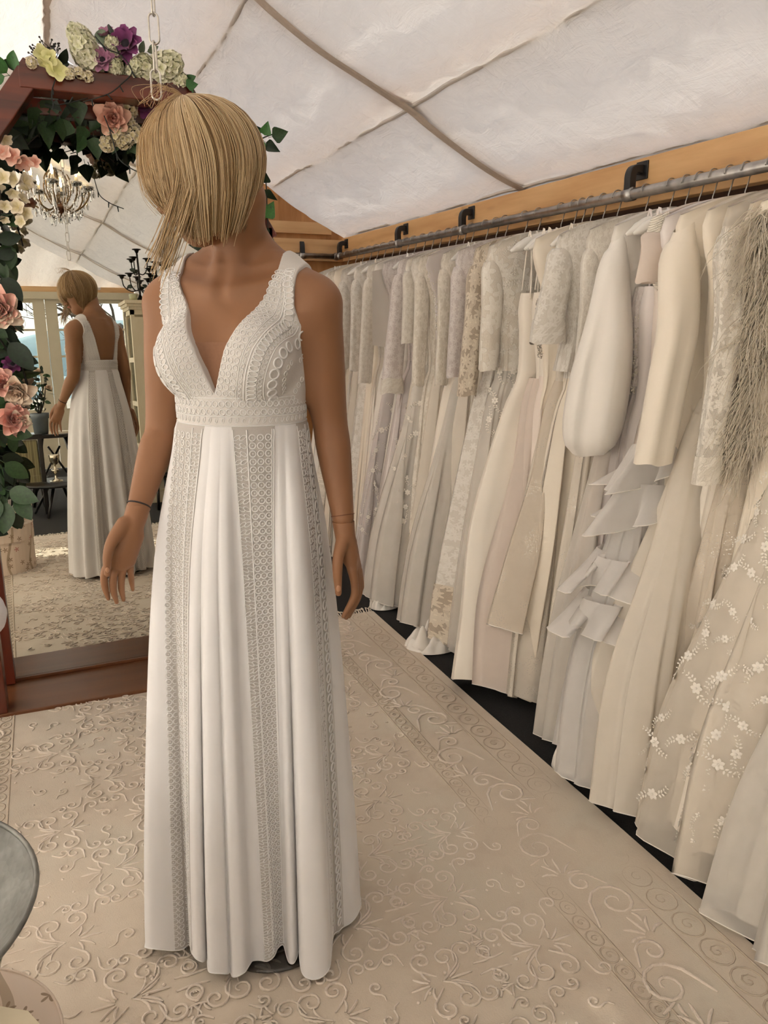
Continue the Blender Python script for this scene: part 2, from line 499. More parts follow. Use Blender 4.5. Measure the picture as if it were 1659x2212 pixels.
for k, (a, b) in enumerate(glz):
    l, r = (a - .13, b + .12) if k == 0 else (a - .13, b + .13)
    d = thing('door_%d' % (k + 1), ['cream door leaf half hidden by the garland', 'cream glazed door leaf with four panes by the potted rose', 'cream glazed door leaf behind the mannequin'][k], None, ((a + b) / 2, y, 0), kind='structure')
    z1 = 1.99
    obj('stile', MB().box2((l + .003, y - .045, .01), (a, y, z1)), M_CREAM, d, False)
    obj('stile', MB().box2((b, y - .045, .01), (r - .003, y, z1)), M_CREAM, d, False)
    obj('rail', MB().box2((a, y - .045, DZ1), (b, y, z1)), M_CREAM, d, False)
    obj('panel', MB().box2((a, y - .045, .01), (b, y, DZ0)), M_CREAM, d, False)
    for i in range(4):
        z0_ = DZ0 + (DZ1 - DZ0) * i / 4; z1_ = DZ0 + (DZ1 - DZ0) * (i + 1) / 4
        obj('pane', MB().box2((a, y - .025, z0_), (b, y - .021, z1_)), M_GLASS, d, False)
        if i: obj('glazing_bar', MB().box2((a, y - .035, z0_ - .012), (b, y - .006, z0_ + .012)), M_CREAM, d, False)

# ---- outside
M_GRAVEL = plain('gravel_ground', srgb(150, 142, 130), .95, noise=.25, nscale=3, bump=.3)
M_HILL = plain('far_hill', srgb(120, 142, 150), .95, noise=.2, nscale=.4)
M_BARK = plain('bare_bark', srgb(92, 84, 76), .9, noise=.3, nscale=20)
struct('ground', MB().box2((-60, -90, -.16), (60, 60, -.08)), M_GRAVEL, label='pale gravel ground outside the doors')
for nm, yy, h, seed in (('far_hills', -80, 5.2, 3), ('near_hedge', -38, 1.1, 5)):
    N = Noise(12, .012, .12, seed, 1); xs = np.linspace(-70, 70, 120); G = np.zeros((120, 5, 3))
    for i, x in enumerate(xs):
        hh = h * (1 + .25 * N(np.array(x)))
        for j, (dy, f) in enumerate(((6, 0), (4, .55), (2, .9), (0, 1), (-4, .6))): G[i, j] = (x, yy + dy, -.1 + hh * f)
    o = struct(nm, MB().grid(G), M_HILL, True, label='blue grey hills beyond the garden' if h > 2 else 'low hedge line outside the doors')
def bare_tree(x, y, h, seed, label):
    g = np.random.default_rng(seed); t = thing('bare_tree', label, 'tree', (x, y, -.1), group='bare trees outside the doors')
    br = MB()
    def grow(p, d, L, r, dep, mb):
        n = 5; P = [p]
        for i in range(n):
            d = d + g.normal(size=3) * .13; d[2] += .05; d /= np.linalg.norm(d); P.append(P[-1] + d * L / n)
        mb.tube(np.array(P), np.linspace(r, r * .6, n + 1), 5 if dep < 2 else 3, False)
        if dep < 5:
            for k in range(3 if dep < 4 else 2):
                s_ = P[g.integers(2, n + 1)]; dd = d + g.normal(size=3) * .62; dd /= np.linalg.norm(dd)
                grow(s_, dd, L * g.uniform(.58, .78), r * .55, dep + 1, br)
    tr = MB(); grow(np.array([x, y, -.1]), np.array([.05, 0, 1.]), h * .34, h * .022, 0, tr)
    obj('trunk', tr, M_BARK, t); b = obj('branches', br, M_BARK, t); b['kind'] = 'stuff'
bare_tree(-.9, -11.5, 6.0, 4, 'bare branching tree seen through the door pane by the garland')
bare_tree(2.6, -15.0, 7.0, 9, 'bare tree seen through the door behind the mannequin head')
bare_tree(4.6, -19.0, 7.0, 12, 'farther thin bare tree beyond the glazed doors')
# ================================================================== mannequin
import openvdb
BX, BY, BPHI = 0.33, 1.45, R_(-37.7)
_c, _s = math.cos(BPHI), math.sin(BPHI)
RB = np.array([[_c, -_s, 0], [_s, _c, 0], [0, 0, 1]])
def L(x, y, z): return np.array([BX, BY, 0]) + RB @ np.array([x, y, z], float)
def toL(P): return (np.asarray(P) - np.array([BX, BY, 0])) @ RB      # world -> local

class Field:
    """signed distance field sampled on a grid; shapes are blended in smoothly"""
    def __init__(s, lo, hi, h):
        s.lo = np.array(lo, float); s.h = h
        s.n = np.ceil((np.array(hi) - s.lo) / h).astype(int) + 1
        s.d = np.full(s.n, .08, np.float32)
    def region(s, lo, hi, m):
        a = np.clip(np.floor((np.array(lo) - m - s.lo) / s.h).astype(int), 0, s.n - 1)
        b = np.clip(np.ceil((np.array(hi) + m - s.lo) / s.h).astype(int) + 1, 1, s.n)
        sl = tuple(slice(i, j) for i, j in zip(a, b))
        g = [s.lo[k] + s.h * np.arange(a[k], b[k]) for k in range(3)]
        return sl, np.meshgrid(*g, indexing='ij', sparse=True)
    def blend(s, sl, d, k, sub=False):
        A = s.d[sl]
        if sub:
            d = -d; hh = np.clip(.5 - .5 * (d - A) / k, 0, 1); s.d[sl] = A * hh + d * (1 - hh) + k * hh * (1 - hh) if False else np.maximum(A, d)
        else:
            hh = np.clip(.5 + .5 * (d - A) / k, 0, 1); s.d[sl] = (d * (1 - hh) + A * hh - k * hh * (1 - hh)).astype(np.float32)
    def cap(s, p, q, r1, r2, k=.012):
        p = np.array(p, float); q = np.array(q, float); R = max(r1, r2)
        sl, (X, Y, Z) = s.region(np.minimum(p, q) - R, np.maximum(p, q) + R, .035)
        d = q - p; L2 = d @ d
        t = np.clip(((X - p[0]) * d[0] + (Y - p[1]) * d[1] + (Z - p[2]) * d[2]) / L2, 0, 1)
        D = np.sqrt((X - p[0] - t * d[0])**2 + (Y - p[1] - t * d[1])**2 + (Z - p[2] - t * d[2])**2) - (r1 + (r2 - r1) * t)
        s.blend(sl, D, k)
    def chain(s, P, r, k=.012, n=5):
        """one smooth limb through the joints P with radii r"""
        P = np.asarray(P, float); r = np.asarray(r, float)
        if len(P) > 2: Q = cr(np.concatenate([P, r[:, None]], 1), n); P, r = Q[:, :3], Q[:, 3]
        R = r.max(); sl, (X, Y, Z) = s.region(P.min(0) - R, P.max(0) + R, .035)
        D = None
        for p, q, r1, r2 in zip(P[:-1], P[1:], r[:-1], r[1:]):
            d = q - p; L2 = d @ d
            t = np.clip(((X - p[0]) * d[0] + (Y - p[1]) * d[1] + (Z - p[2]) * d[2]) / L2, 0, 1)
            e = np.sqrt((X - p[0] - t * d[0])**2 + (Y - p[1] - t * d[1])**2 + (Z - p[2] - t * d[2])**2) - (r1 + (r2 - r1) * t)
            D = e if D is None else np.minimum(D, e)
        s.blend(sl, D, k)
    def ell(s, c, r, M=np.eye(3), k=.015, sub=False):
        c = np.array(c, float); r = np.array(r, float); R = r.max()
        sl, (X, Y, Z) = s.region(c - R, c + R, .035)
        x = X - c[0]; y = Y - c[1]; z = Z - c[2]
        q = [(x * M[0][i] + y * M[1][i] + z * M[2][i]) for i in range(3)]
        k0 = np.sqrt((q[0]/r[0])**2 + (q[1]/r[1])**2 + (q[2]/r[2])**2)
        k1 = np.sqrt((q[0]/r[0]**2)**2 + (q[1]/r[1]**2)**2 + (q[2]/r[2]**2)**2)
        s.blend(sl, k0 * (k0 - 1) / np.maximum(k1, 1e-6), k, sub)
    def loft(s, prof, k=.02):
        """elliptic torso: rows (z, cx, cy, a, b, yfront extra) in mannequin coordinates"""
        prof = np.array(prof)
        zz = prof[:, 0]
        sl, (X, Y, Z) = s.region((BX - .3, BY - .3, zz.min()), (BX + .3, BY + .3, zz.max()), .03)
        x = (X - BX) * RB[0,0] + (Y - BY) * RB[1,0]; y = (X - BX) * RB[0,1] + (Y - BY) * RB[1,1]
        ip = [np.interp(Z, zz, prof[:, i]) for i in range(1, 5)]
        x = x - ip[0]; y = y - ip[1]
        k0 = np.sqrt((x/ip[2])**2 + (y/ip[3])**2) + 1e-6
        k1 = np.sqrt((x/ip[2]**2)**2 + (y/ip[3]**2)**2) + 1e-6
        D = k0 * (k0 - 1) / k1
        D = np.where(k0 < .3, -np.minimum(ip[2], ip[3]) * .7, D)
        zc = np.maximum(zz.min() - Z, Z - zz.max())
        D = np.maximum(D, zc)
        s.blend(sl, D, k)
    def mesh(s):
        g = openvdb.FloatGrid(.08); g.copyFromArray(np.ascontiguousarray(s.d))
        P, Q = g.convertToQuads(0.0)[:2] if len(g.convertToQuads(0.0)) == 2 else g.convertToPolygons(0.0)[::2]
        return np.array(P, float) * s.h + s.lo, np.array(Q)[:, ::-1]

def cs_prof(rows, n=60):
    rows = np.array(rows, float); z = np.linspace(rows[0,0], rows[-1,0], n)
    P = cr(rows, 10); return np.stack([np.interp(z, P[:,0], P[:,i]) for i in range(5)], 1)
TORSO = cs_prof([(.80, 0, .03, .125, .085), (.90, 0, .03, .130, .088), (1.00, 0, .015, .115, .082), (1.08, 0, 0, .108, .082), (1.16, 0, 0, .112, .084),
                 (1.23, 0, .004, .122, .090), (1.305, 0, .008, .130, .094), (1.355, 0, .014, .138, .088), (1.40, 0, .02, .132, .070), (1.435, 0, .024, .082, .052)])
def torso_shapes(F, bust=True):
    F.loft(TORSO)
    F.chain([L(-.075, .02, 1.421), L(-.135, .012, 1.383)], [.034, .044], .04)
    F.chain([L(.075, .02, 1.421), L(.138, .012, 1.383)], [.034, .044], .04)
    if bust:
        for sx in (-1, 1): F.ell(L(sx * .058, -.060, 1.287), (.056, .052, .060), RB, .025)

body = Field((-.02, 1.02, .02), (.80, 1.80, 1.78), .0041)
torso_shapes(body)
# neck and head
HC = at(441, 357, 1.415)                                  # skull centre
HF = np.array([-1.0, .12, -.42]); HF /= np.linalg.norm(HF)
HS = np.cross(HF, np.array([0, 0, 1.])); HS /= np.linalg.norm(HS)      # side
HU = np.cross(HS, HF)
HM = np.stack([HS, HF, HU], 1)
HSC = .90
def hd(s_, f, u): return HC + HM @ (np.array([s_, f, u]) * HSC)
body.chain([L(0, .030, 1.412), L(0, .018, 1.468), hd(0, -.035, -.075)], [.056, .045, .047], .035)
for sx in (-1, 1): body.cap(L(sx * .030, .034, 1.478), L(sx * .112, .020, 1.404), .026, .028, .035)
body.cap(L(-.02, -.035, 1.402), L(-.012, -.018, 1.485), .010, .008, .02)
body.cap(L(.02, -.035, 1.402), L(.012, -.018, 1.485), .010, .008, .02)
body.cap(L(-.02, -.052, 1.397), L(-.13, -.02, 1.417), .008, .008, .025)
body.cap(L(.02, -.052, 1.397), L(.13, -.02, 1.417), .008, .008, .025)
body.ell(hd(0, -.008, .012), (.064, .081, .083), HM, .02)
body.ell(hd(0, .034, -.040), (.050, .050, .065), HM, .03)
body.ell(hd(0, .062, -.098), (.022, .022, .018), HM, .03)
body.cap(hd(-.04, .0, -.075), hd(-.012, .058, -.10), .02, .016, .03); body.cap(hd(.04, .0, -.075), hd(.012, .058, -.10), .02, .016, .03)
body.cap(hd(0, .086, -.004), hd(0, .104, -.042), .006, .0095, .012)
for sx in (-1, 1):
    body.ell(hd(sx * .010, .097, -.045), (.007, .008, .006), HM, .006)
    body.cap(hd(sx * .012, .086, .014), hd(sx * .046, .070, .012), .006, .005, .012)
    body.ell(hd(sx * .03, .076, -.008), (.013, .010, .008), HM, .006)
    body.ell(hd(sx * .074, -.012, -.02), (.008, .02, .03), HM, .008)
body.ell(hd(0, .092, -.064), (.019, .008, .0045), HM, .005)
body.ell(hd(0, .090, -.073), (.016, .009, .0055), HM, .005)
# arms: joints placed from the photograph, each with its own depth
SR, ER, WR = L(-.146, .012, 1.373), at(352, 922, 1.57), at(299, 1096, 1.50)
SLf, EL, WL = L(.150, .012, 1.373), at(712, 905, 1.40), at(741, 1118, 1.35)
for Sh, El, Wr in ((SR, ER, WR), (SLf, EL, WL)):
    m1 = Sh * .62 + El * .38; m2 = El * .68 + Wr * .32
    body.chain([Sh, m1, El, m2, Wr], [.0435, .0405, .0335, .0325, .0208], .03)
# hands are fitted at the wrist joint, as on the real display figure
y = 1.49
H = lambda px, py, dy=0: at(px, py, y + dy)
def hand_field(c): return Field(np.array(c) - (.075, .085, .14), np.array(c) + (.075, .085, .09), .0019)
def finger(F, P, r, k=.0022): F.chain(P, r, k, 6)
hr = hand_field(H(262, 1195))
hr.chain([WR + (ER - WR) * .02, H(286, 1138), H(266, 1196)], [.0218, .0205, .0165], .012)
for a_, b_, r in (((272, 1150), (240, 1212), .0115), ((278, 1160), (254, 1220), .0112), ((285, 1162), (268, 1220), .0108), ((292, 1158), (282, 1212), .0098)):
    hr.cap(H(*a_), H(*b_), .015, r, .010)
finger(hr, [H(240, 1210, -.004), H(226, 1236, -.006), H(226, 1266, -.002), H(234, 1293, .008)], [.0088, .0073, .0064, .0040])
finger(hr, [H(254, 1218), H(245, 1244, -.003), H(245, 1274, .001), H(252, 1301, .010)], [.0090, .0075, .0066, .0040])
finger(hr, [H(268, 1218, .003), H(263, 1244, .002), H(262, 1270, .006), H(267, 1296, .013)], [.0086, .0072, .0063, .0038])
finger(hr, [H(282, 1210, .006), H(282, 1233, .005), H(284, 1254, .009), H(287, 1274, .015)], [.0076, .0062, .0055, .0034])
finger(hr, [H(268, 1132, -.008), H(243, 1168, -.020), H(232, 1204, -.026), H(232, 1240, -.024)], [.0145, .0112, .0086, .0056], .006)
y = 1.345
hl = hand_field(H(752, 1225))
hl.chain([WL + (EL - WL) * .02, H(746, 1160), H(754, 1200)], [.0218, .0192, .0170], .012)
for i in range(4):
    hl.cap(H(749 + i * 2, 1170, i * .010), H(761 + i * 3, 1230 - i * 2, -.010 + i * .016), .0135, .0102, .010)
for i, (sc, dz) in enumerate(((1.0, 0), (1.06, 3), (1.0, 0), (.82, -14))):
    dx = i * 4.5; dy = -.012 + i * .0165
    finger(hl, [H(761 + dx, 1232, dy), H(766 + dx, 1262, dy), H(764 + dx, 1290 + dz, dy), H(742 + dx * 1.3, 1331 + dz, dy + .004)], [.0094 * sc, .0078 * sc, .0071 * sc, .0045 * sc])
finger(hl, [H(741, 1166, -.010), H(731, 1202, -.024), H(729, 1236, -.028), H(731, 1281, -.030)], [.0135, .0106, .0092, .0062], .006)
# legs down to the base
for sx in (-1, 1):
    body.chain([L(sx * .062, .04, .84), L(sx * .058, .05, .50), L(sx * .055, .06, .28), L(sx * .05, .085, .10)], [.062, .046, .042, .028], .03)
    body.chain([L(sx * .05, .085, .09), L(sx * .052, .02, .055), L(sx * .054, -.03, .045)], [.030, .026, .016], .02)
V, Q = body.mesh()
M_SKIN = None
def skin_mat():
    t = NT('mannequin_paint')
    co = t.coord('Object')
    nz = t.n('TexNoise', i_Scale=4.0, i_Detail=3.0, i_Vector=co)
    c = t.ramp(nz.outputs[0], [(.3, srgb(138, 97, 68)), (.7, srgb(148, 106, 76))])
    return t.done(t.pbr(Base_Color=c, Roughness=.5, Specular_IOR_Level=.3, Subsurface_Weight=.0))
M_SKIN = skin_mat()
mannequin = thing('mannequin', 'tan full-height display mannequin with a blonde bob wig, head bowed', 'mannequin', (BX, BY, 0))
body_o = obj('body', MB().add(V, Q.tolist()), M_SKIN, mannequin)
HANDS = []
for F_ in (hr, hl):
    Vh, Qh = F_.mesh(); obj('hand', MB().add(Vh, Qh.tolist()), M_SKIN, mannequin); HANDS.append(BVHTree.FromPolygons([tuple(v) for v in Vh], [tuple(q) for q in Qh]))
BODY = BVHTree.FromPolygons([tuple(v) for v in V], [tuple(q) for q in Q])
TORSO_V, TORSO_Q = V, Q

# lips, eyes and brows sit on the face
M_LIP = plain('painted_lips', srgb(176, 84, 76), .35, noise=.05)
M_EYE = plain('painted_eye', srgb(52, 38, 30), .3, noise=.1)
def stroke(P, r, flat=.5):
    Q_ = []
    for p in cr(P, 6):
        h, n, _, _ = BODY.find_nearest(Vector(p)); Q_.append(np.array(h) + np.array(n) * .0004)
    return tube_geo(Q_, r, 6, True, flat)
obj('lips', MB().add(*stroke([hd(-.019, .088, -.069), hd(0, .100, -.067), hd(.019, .088, -.069)], np.interp(np.linspace(0,1,13), [0,.5,1], [.0015,.006,.0015]))), M_LIP, mannequin)
for sx in (-1, 1):
    obj('eye', MB().add(*stroke([hd(sx * .016, .088, -.010), hd(sx * .030, .09, -.005), hd(sx * .044, .075, -.011)], np.interp(np.linspace(0,1,13), [0,.5,1], [.001,.0042,.001]))), M_EYE, mannequin)
    obj('eyebrow', MB().add(*stroke([hd(sx * .012, .09, .018), hd(sx * .030, .09, .026), hd(sx * .050, .07, .018)], np.interp(np.linspace(0,1,13), [0,.4,1], [.001,.0022,.0006]))), M_EYE, mannequin)
# wrist joints: the line where the hand is fitted
def ring_on(P0, P1, f, r, tilt, name, col, w):
    c = P0 + (P1 - P0) * f; d = (P1 - P0) / np.linalg.norm(P1 - P0)
    n = d + np.array(tilt); n /= np.linalg.norm(n)
    M = rot_to(n); pts = []
    for k in range(28):
        a = 2 * PI * k / 28; dirv = M @ np.array([math.cos(a), math.sin(a), 0])
        h = BODY.ray_cast(Vector(c + dirv * .06), Vector(-dirv))
        if h[0] is not None: pts.append(np.array(h[0]) + dirv * (w * .2 + .0006))
    V, F = tube_geo(pts + pts[:1], w, 5, False)
    obj(name, MB().add(V, F), plain(name + '_line', col, .6, noise=.1), mannequin)
ring_on(ER, WR, .975, .03, (0, 0, 0), 'wrist_joint', (.02, .012, .01), .0017)
ring_on(EL, WL, .975, .03, (0, 0, 0), 'wrist_joint', srgb(112, 66, 40), .0009)
# finger nails
M_NAIL = plain('nail_paint', srgb(176, 130, 98), .3, noise=.03)
def nail(p, vdir, axis, r=.0052, B=None):
    h = B.ray_cast(Vector(p) - Vector(vdir) * .05, Vector(vdir))
    if h[0] is None: return
    n = np.array(h[1]); c = np.array(h[0])
    M = rot_to(n, axis)
    obj('nail', MB().ball(c - n * .0006, (r * .8, r * 1.25, .0016), 10, 6, M), M_NAIL, mannequin)
vd = _ray(700, 1270); vd /= np.linalg.norm(vd)
y = 1.315; nail(H(731, 1271), vd, (0, 0, 1), .0056, HANDS[1])
vd2 = _ray(250, 1270); vd2 /= np.linalg.norm(vd2)
y = 1.465; nail(H(232, 1231), vd2, (0, 0, 1), .0046, HANDS[0])

# base: brushed plate, glass disc, calf rod
M_GLASSDISC = NT('smoked_glass_disc')
M_GLASSDISC = M_GLASSDISC.done(M_GLASSDISC.pbr(Base_Color=(.055, .048, .04), Roughness=.1, Specular_IOR_Level=.6, Alpha=.8))
mb = MB().lathe([(0, 0.013), (.136, .013), (.140, .016), (.140, .019), (.136, .022), (0, .022)], (BX + .03, BY + .02, 0), 48)
obj('base_plate', mb, M_GLASSDISC, mannequin)
mb = MB().lathe([(0, .022), (.03, .022), (.03, .03), (.012, .036), (.009, .06)], tuple(L(-.02, .06, 0)), 20)
rod = obj('base_socket', mb, M_STEEL, mannequin)
mb = MB().tube([L(-.02, .06, .03), L(-.02, .06, .28), L(-.05, .04, .36)], .007, 10)
obj('calf_rod', mb, M_STEEL, mannequin)
# ================================================================== the white gown on the mannequin
def cloth(name, col, rough=.6, bump=.08, scale=900, sheen=.3, spec=.3):
    t = NT(name)
    co = t.coord('Object')
    nz = t.n('TexNoise', i_Scale=float(scale), i_Detail=2.0, i_Vector=co)
    n2 = t.n('TexNoise', i_Scale=5.0, i_Detail=3.0, i_Vector=co)
    c = t.ramp(n2.outputs[0], [(.3, tuple(a * .97 for a in col)), (.7, col)])
    return t.done(t.pbr(Base_Color=c, Roughness=rough, Sheen_Weight=sheen, Sheen_Roughness=.4, Specular_IOR_Level=spec, Normal=t.bump(nz.outputs[0], bump, .001)))
GW = (.745, .725, .715)
M_LACEPANEL = None
M_GOWN = cloth('gown_chiffon', GW, .55, .05, 700)
M_LACEBASE = cloth('lace_ground', (.65, .615, .58), .8, .35, 420)
M_LACEPANEL = cloth('lace_panel_ground', (.50, .465, .43), .85, .4, 420)
M_LACE = cloth('lace_cord', (.80, .78, .76), .75, .15, 900)
M_NUDE = plain('nude_mesh', srgb(138, 97, 70), .7, noise=.05, nscale=200)
gown = thing('wedding_gown', 'white floor-length wedding gown with V neck and lace panels worn by the mannequin', 'gown', (BX, BY, .03))
WZ0, WZ1 = 1.167, 1.219                      # waistband
# ---- bodice: a shell over the torso, cut by neckline and armholes
bf = Field((BX - .24, BY - .24, 1.14), (BX + .24, BY + .24, 1.52), .0026)
torso_shapes(bf)
for sx in (-1, 1): bf.ell(L(sx * .057, -.062, 1.283), (.060, .055, .064), RB, .025)
bf.ell(L(0, -.055, 1.243), (.06, .045, .06), RB, .03)
gx = [bf.lo[k] + bf.h * np.arange(bf.n[k]) for k in range(3)]
X, Y, Z = np.meshgrid(*gx, indexing='ij', sparse=True)
def sample(F, X, Y, Z):
    q = [np.clip((a - F.lo[k]) / F.h, 0, F.n[k] - 1.001) for k, a in enumerate(np.broadcast_arrays(X, Y, Z))]
    i = [a.astype(int) for a in q]; f = [a - b for a, b in zip(q, i)]; o = 0
    for dx in (0, 1):
        for dy in (0, 1):
            for dz in (0, 1):
                o = o + F.d[i[0] + dx, i[1] + dy, i[2] + dz] * (f[0] if dx else 1 - f[0]) * (f[1] if dy else 1 - f[1]) * (f[2] if dz else 1 - f[2])
    return o
zi = int((1.325 - bf.lo[2]) / bf.h)
full = sample(body, X, Y, Z[:, :, zi:]); wz = smooth01(1.335, 1.36, Z[:, :, zi:])
bf.d[:, :, zi:] = np.minimum(bf.d[:, :, zi:], full + (1 - wz) * .05)
lx = (X - BX) * RB[0,0] + (Y - BY) * RB[1,0]; ly = (X - BX) * RB[0,1] + (Y - BY) * RB[1,1]; ax = np.abs(lx) + 0 * Z
vz = np.array([1.19, 1.224, 1.256, 1.302, 1.348, 1.394, 1.426, 1.48]); vx = np.array([-.01, .000, .012, .028, .052, .080, .092, .095])
bz = np.array([1.19, 1.211, 1.214, 1.283, 1.375, 1.426, 1.48]); bx = np.array([-.01, -.01, .045, .062, .082, .092, .095])
az = np.array([1.15, 1.284, 1.320, 1.347, 1.374, 1.402, 1.43, 1.48]); axx = np.array([.30, .30, .150, .133, .127, .127, .130, .134])
sfr = smooth01(-.012, .022, ly - .012)
inner = (np.interp(Z, vz, vx) * (1 - sfr) + np.interp(Z, bz, bx) * sfr)
reg = np.maximum(inner - ax, ax - np.interp(Z, az, axx))
shell = np.maximum(bf.d - .0055, reg * .9)
shell = np.maximum(shell, WZ0 + .01 - Z)
bf.d = shell.astype(np.float32)
Vb, Qb = bf.mesh()
obj('bodice', MB().add(Vb, Qb.tolist()), M_LACEBASE, gown)
BOD = BVHTree.FromPolygons([tuple(v) for v in Vb], [tuple(q) for q in Qb])
# nude mesh in the V
G = np.zeros((12, 10, 3))
for i in range(12):
    z = 1.205 + (1.312 - 1.205) * i / 11
    for j in range(10):
        u = (j / 9 * 2 - 1) * (np.interp(z, vz, vx) + .006)
        p = L(u, -.25, z); h = BODY.ray_cast(Vector(p), Vector(RB @ np.array([0, 1., 0])))
        q = np.array(h[0]) if h[0] else L(u, -.09, z)
        # stretched straight between the cups
        yv = min(toL(q)[1], -.094 - .05 * (1 - abs(u) / .05) * 0)
        G[i, j] = L(u, yv - .002, z)
obj('neckline_mesh', MB().grid(G), M_NUDE, gown)
# ---- waistband
def band_pt(a, z, off=0.0):
    p = np.array([TORSO[np.argmin(abs(TORSO[:,0]-1.2)), 3] + .004, TORSO[np.argmin(abs(TORSO[:,0]-1.2)), 4] + .013])
    f = smooth01(WZ0 - .02, WZ1 + .02, z)
    A = p[0] + .001 + off; B = p[1] + .004 + .006 * f + off
    return L(A * math.sin(a), .002 - B * math.cos(a), z)
na, nz = 96, 9
G = np.array([[band_pt(2*PI*i/na, WZ0 - .004 + (WZ1 + .008 - WZ0) * j/(nz-1)) for j in range(nz)] for i in range(na)])
obj('waistband', MB().grid(G, True), M_LACEBASE, gown)
def ring_geo(R, r, n=12, m=4):
    V = []; F = []
    for i in range(n):
        a = 2*PI*i/n
        for j in range(m):
            b = 2*PI*j/m + .4; V.append(((R + r*math.cos(b))*math.cos(a), (R + r*math.cos(b))*math.sin(a), r*math.sin(b)))
    for i in range(n):
        for j in range(m): F.append((i*m+j, ((i+1)%n)*m+j, ((i+1)%n)*m+(j+1)%m, i*m+(j+1)%m))
    return np.array(V), F
RV, RF = ring_geo(1.0, .21)
def lace_ring(mb, c, n, up, R, dot=True, sx=1.0, sy=1.0):
    M = rot_to(n, up); V = RV * np.array([sx, sy, 1.0]) * R
    mb.add(V @ M.T + c + np.array(n) * R * .10, RF)
    if dot:
        k = R * .30
        mb.add(np.array([(k,0,0),(0,k,0),(-k,0,0),(0,-k,0),(0,0,k*.8)]) @ M.T + c + np.array(n) * R * .1, [(0,1,4),(1,2,4),(2,3,4),(3,0,4)])
def cord(mb, P, r, n=4):
    if len(P) > 1: mb.tube(np.array(P), r, n, False)
# waistband lace
mb = MB()
for row, (dz, R) in enumerate(((.012, .0052), (.0265, .0052), (.041, .0052))):
    n = 62 if row else 62
    for i in range(n):
        a = 2*PI*(i + .5*(row % 2)*0)/n; z = WZ1 - dz
        p = band_pt(a, z); q = band_pt(a + .01, z); u = q - p; nn = np.cross(u, np.array([0,0,1.])); nn /= np.linalg.norm(nn)
        if row < 2: lace_ring(mb, p, nn, (0,0,1), R)
        else: lace_ring(mb, p, nn, (0.5,0,1), R*.8, False, .55, 1.1)
for z in (WZ1 - .002, WZ1 - .034, WZ0 + .001):
    cord(mb, [band_pt(2*PI*i/90, z, .0006) for i in range(91)], .0011)
obj('waistband_lace', mb, M_LACE, gown)['kind'] = 'stuff'
# ---- bodice lace: rows following the neckline
def bod_hit(x, z, front=True):
    d = np.array([0, 1., 0]) if front else np.array([0, -1., 0])
    h = BOD.ray_cast(Vector(L(x, -.3 if front else .3, z)), Vector(RB @ d))
    if h[0] is None: return None
    n = np.array(h[1])
    if n @ (RB @ -d) < 0: n = -n
    return np.array(h[0]), n
mb = MB()
def lace_row(sx, off, kind, step, R, front=True):
    zt, xt = (vz, vx) if front else (bz, bx)
    last = None; prev = []
    for z in np.linspace(1.214, 1.433, 420):
        w = 1 - .62 * smooth01(1.335, 1.433, z)
        x = np.interp(z, zt, xt) + off * w
        if x > np.interp(z, az, axx) - .004: 
            if len(prev) > 1 and kind == 'cord': cord(mb, prev, R); 
            prev = []; continue
        r = bod_hit(sx * x, z, front)
        if r is None: continue
        p, n = r
        if n @ (RB @ np.array([0, -1. if front else 1., 0])) < .12: continue
        if kind == 'cord':
            if not prev or np.linalg.norm(p - prev[-1]) > .006: prev.append(p + n * R * .4)
            continue
        if last is None or np.linalg.norm(p - last) >= step:
            up = (p - last) if last is not None else np.array([0, 0, 1.])
            if kind == 'ring': lace_ring(mb, p, n, up, R)
            elif kind == 'oval': lace_ring(mb, p, n, up, R, False, 1.35, .72)
            elif kind == 'open': lace_ring(mb, p, n, up, R, False)
            elif kind == 'petal': lace_ring(mb, p, n, up + RB @ np.array([.004 * sx, 0, 0]), R, False, .6, 1.1)
            last = p
    if kind == 'cord': cord(mb, prev, R)
for sx in (-1, 1):
    for front in (True, False):
        rows = [(.008, 'ring', .0125, .0047), (.0205, 'ring', .0125, .0047), (.033, 'ring', .0125, .0047), (.0405, 'cord', 0, .0009),
                (.0465, 'petal', .0095, .0042), (.0535, 'cord', 0, .0012), (.058, 'cord', 0, .0009), (.066, 'oval', .0092, .0060), (.074, 'cord', 0, .0009), (.079, 'open', .0085, .0036), (.085, 'cord', 0, .0010),
                (.096, 'open', .0195, .0088), (.108, 'open', .011, .0042), (.119, 'ring', .0125, .0045), (.13, 'ring', .0125, .0045), (.141, 'ring', .0125, .0045)]
        for off, kind, step, R in rows: lace_row(sx, off, kind, step, R, front)
obj('bodice_lace', mb, M_LACE, gown)['kind'] = 'stuff'

# ---- skirt: hem outline taken on the floor, folds fading towards the waist
hem_px = [(313,2046,-104),(325,2054,-97),(345,2056,-90),(368,2053,-84),(392,2046,-78),(406,2036,-72),(411,2044,-55),(414,2062,-38),(424,2076,-33),(436,2077,-31),(444,2068,-29.5),(447,2060,-29),(450,2096,-27.5),(460,2107,-26),(478,2108,-24),(492,2103,-22),
          (497,2094,-21),(503,2105,-20),(516,2108,-18),(530,2104,-16.5),(540,2088,-15),(546,2075,-14),(560,2069,-13),(578,2071,-11.5),(592,2066,-8),(600,2054,6),(612,2046,22),(618,2060,27),(624,2073,29),(634,2076,31),(642,2066,33),(645,2054,35),
          (649,2090,37),(656,2106,39),(674,2110,42),(696,2105,45),(712,2090,47),(717,2056,49),(721,2024,58),(733,2010,72),(740,1998,78),(758,1988,86),(772,1976,93),(780,1958,100)]
HZ = .035
hp = np.array([[*atz(px, py, HZ)[:2], R_(a)] for px, py, a in hem_px])
# smooth, dense resample of the front part
hp = cr(hp, 5)
c0 = np.array([BX + .02, BY + .02])
